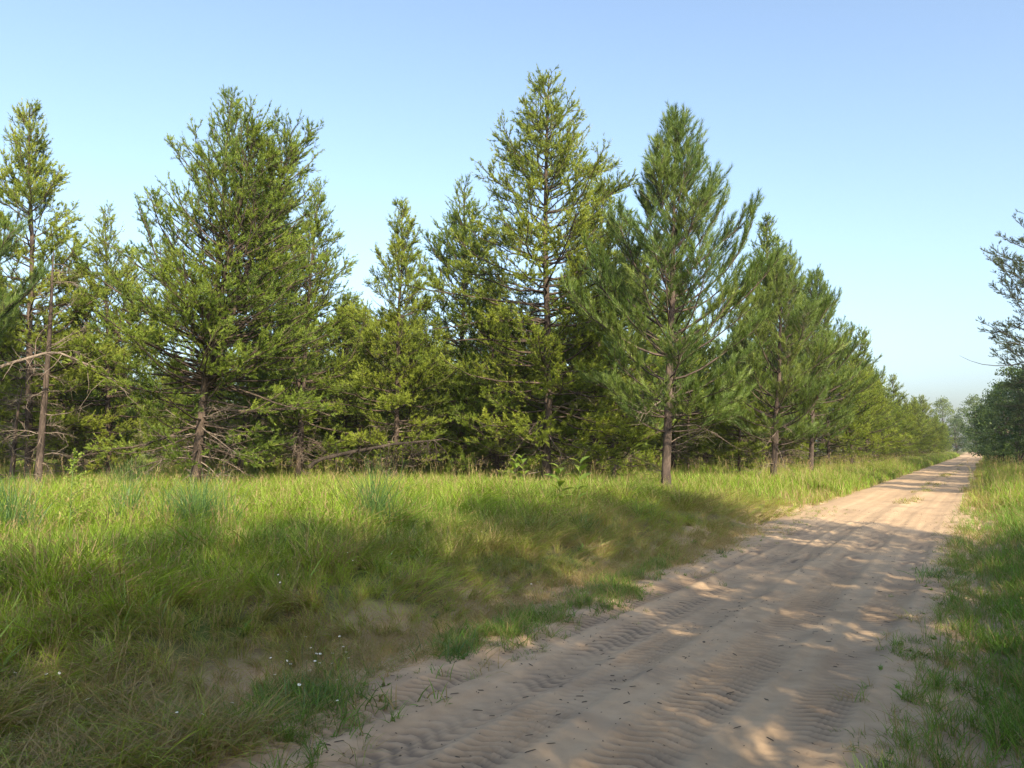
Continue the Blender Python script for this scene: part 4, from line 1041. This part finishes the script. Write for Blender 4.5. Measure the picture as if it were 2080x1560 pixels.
flowers([(1978, 1198), (1990, 1194), (2000, 1202), (1985, 1212), (2005, 1195), (1995, 1220)], 'small white wildflower in the cluster on the right verge', 'white wildflower cluster on the right verge', 0.12, 5)
flowers([(2042, 1368), (2047, 1385), (2018, 1395), (1992, 1380), (2065, 1406), (1955, 1408), (2075, 1230)], 'small white wildflower scattered in the lower right grass', 'white wildflowers at the lower right', 0.12, 6)

def stone(px, py, s, label, seed):
    rg = np.random.default_rng(seed); import bmesh
    bm = bmesh.new(); bmesh.ops.create_icosphere(bm, subdivisions=2, radius=1)
    for vv in bm.verts: vv.co *= 1 + 0.28 * (rg.random() - 0.5)
    me = bpy.data.meshes.new('stone'); bm.to_mesh(me); bm.free(); me.materials.append(M['stone'])
    o = link('stone', me); p = ground_pt(px, py, 0.0); drop(o, p[0], p[1], s * 0.25); o.scale = (s * 1.3, s, s * 0.75); o.rotation_euler[2] = rg.uniform(0, 6)
    tag(o, label, 'stone', 'dark stones on the sand')
stone(1412, 1278, 0.020, 'larger of two dark stones lying on the sand', 1); stone(1445, 1279, 0.013, 'smaller of two dark stones lying on the sand', 2)
stone(1430, 1318, 0.010, 'tiny dark pebble on the sand below the two stones', 3)

# bits of twig, bark and clods strewn over the sand
rg = np.random.default_rng(123); n = 2400
v_ = 3 + 19 * rg.random(n) ** 1.5; u_ = np.where(rg.random(n) < 0.45, rg.choice([-3.45, -3.1, -2.1, -0.6, -0.4], n) + rg.normal(size=n) * 0.16, rg.uniform(-3.7, -0.3, n))
k = fbm(u_, v_, 0.8, 3, 131.0) > 0.42; u_, v_ = u_[k], v_[k]; n = len(u_)
z_ = track_z(u_, v_); a = rg.uniform(0, 6.28, n); L_ = np.where(rg.random(n) < 0.3, rg.uniform(0.02, 0.07, n), rg.uniform(0.005, 0.016, n)); w_ = np.minimum(L_ * 0.5, rg.uniform(0.002, 0.006, n))
c = np.stack([u_, v_, z_ + 0.003], 1); dx = np.stack([np.cos(a), np.sin(a), rg.normal(size=n) * 0.15], 1) * L_[:, None] / 2; dy = np.stack([-np.sin(a), np.cos(a), 0 * a], 1) * w_[:, None] / 2; up = np.stack([0 * a, 0 * a, w_ * 0.8 + 0.001], 1)
V = np.stack([c - dx - dy, c + dx - dy, c + dx + dy, c - dx + dy, c + up - dx * 0.7, c + up + dx * 0.7], 1).reshape(-1, 3)
F4 = np.array([[0, 1, 5, 4], [2, 3, 4, 5]]); F3 = np.array([[1, 2, 5], [3, 0, 4]])
b = (np.arange(n) * 6)[:, None, None]
fl = np.concatenate([(F4[None] + b).reshape(-1), (F3[None] + b).reshape(-1)]); tot = np.concatenate([np.full(2 * n, 4), np.full(2 * n, 3)])
o = link('litter', mesh_from('litter', V, fl, tot, M['twig']))
tag(o, 'dark bits of twig, bark and soil strewn over the sand', 'litter', kind='stuff')

# ------------------------------------------------------------------ summer haze
import bmesh
HAZE = 0.0003
bm = bmesh.new(); bmesh.ops.create_cube(bm, size=1.0)
for q in bm.verts:
    q.co = Vector((q.co.x * 900, q.co.y * 700 + 230, -1.6 if q.co.z < 0 else 24.0))
me = bpy.data.meshes.new('haze'); bm.to_mesh(me); bm.free()
hm_ = bpy.data.materials.new('summer_haze'); hm_.use_nodes = True
nt = hm_.node_tree; nt.nodes.remove(nt.nodes['Principled BSDF'])
pvn = nt.nodes.new('ShaderNodeVolumePrincipled'); pvn.inputs['Color'].default_value = (0.90, 0.94, 1.0, 1); pvn.inputs['Density'].default_value = HAZE; pvn.inputs['Anisotropy'].default_value = 0.2
nt.links.new(pvn.outputs[0], nt.nodes['Material Output'].inputs['Volume'])
me.materials.append(hm_)
tag(link('haze', me), 'thin bluish summer haze in the air over the track', 'haze', kind='stuff')
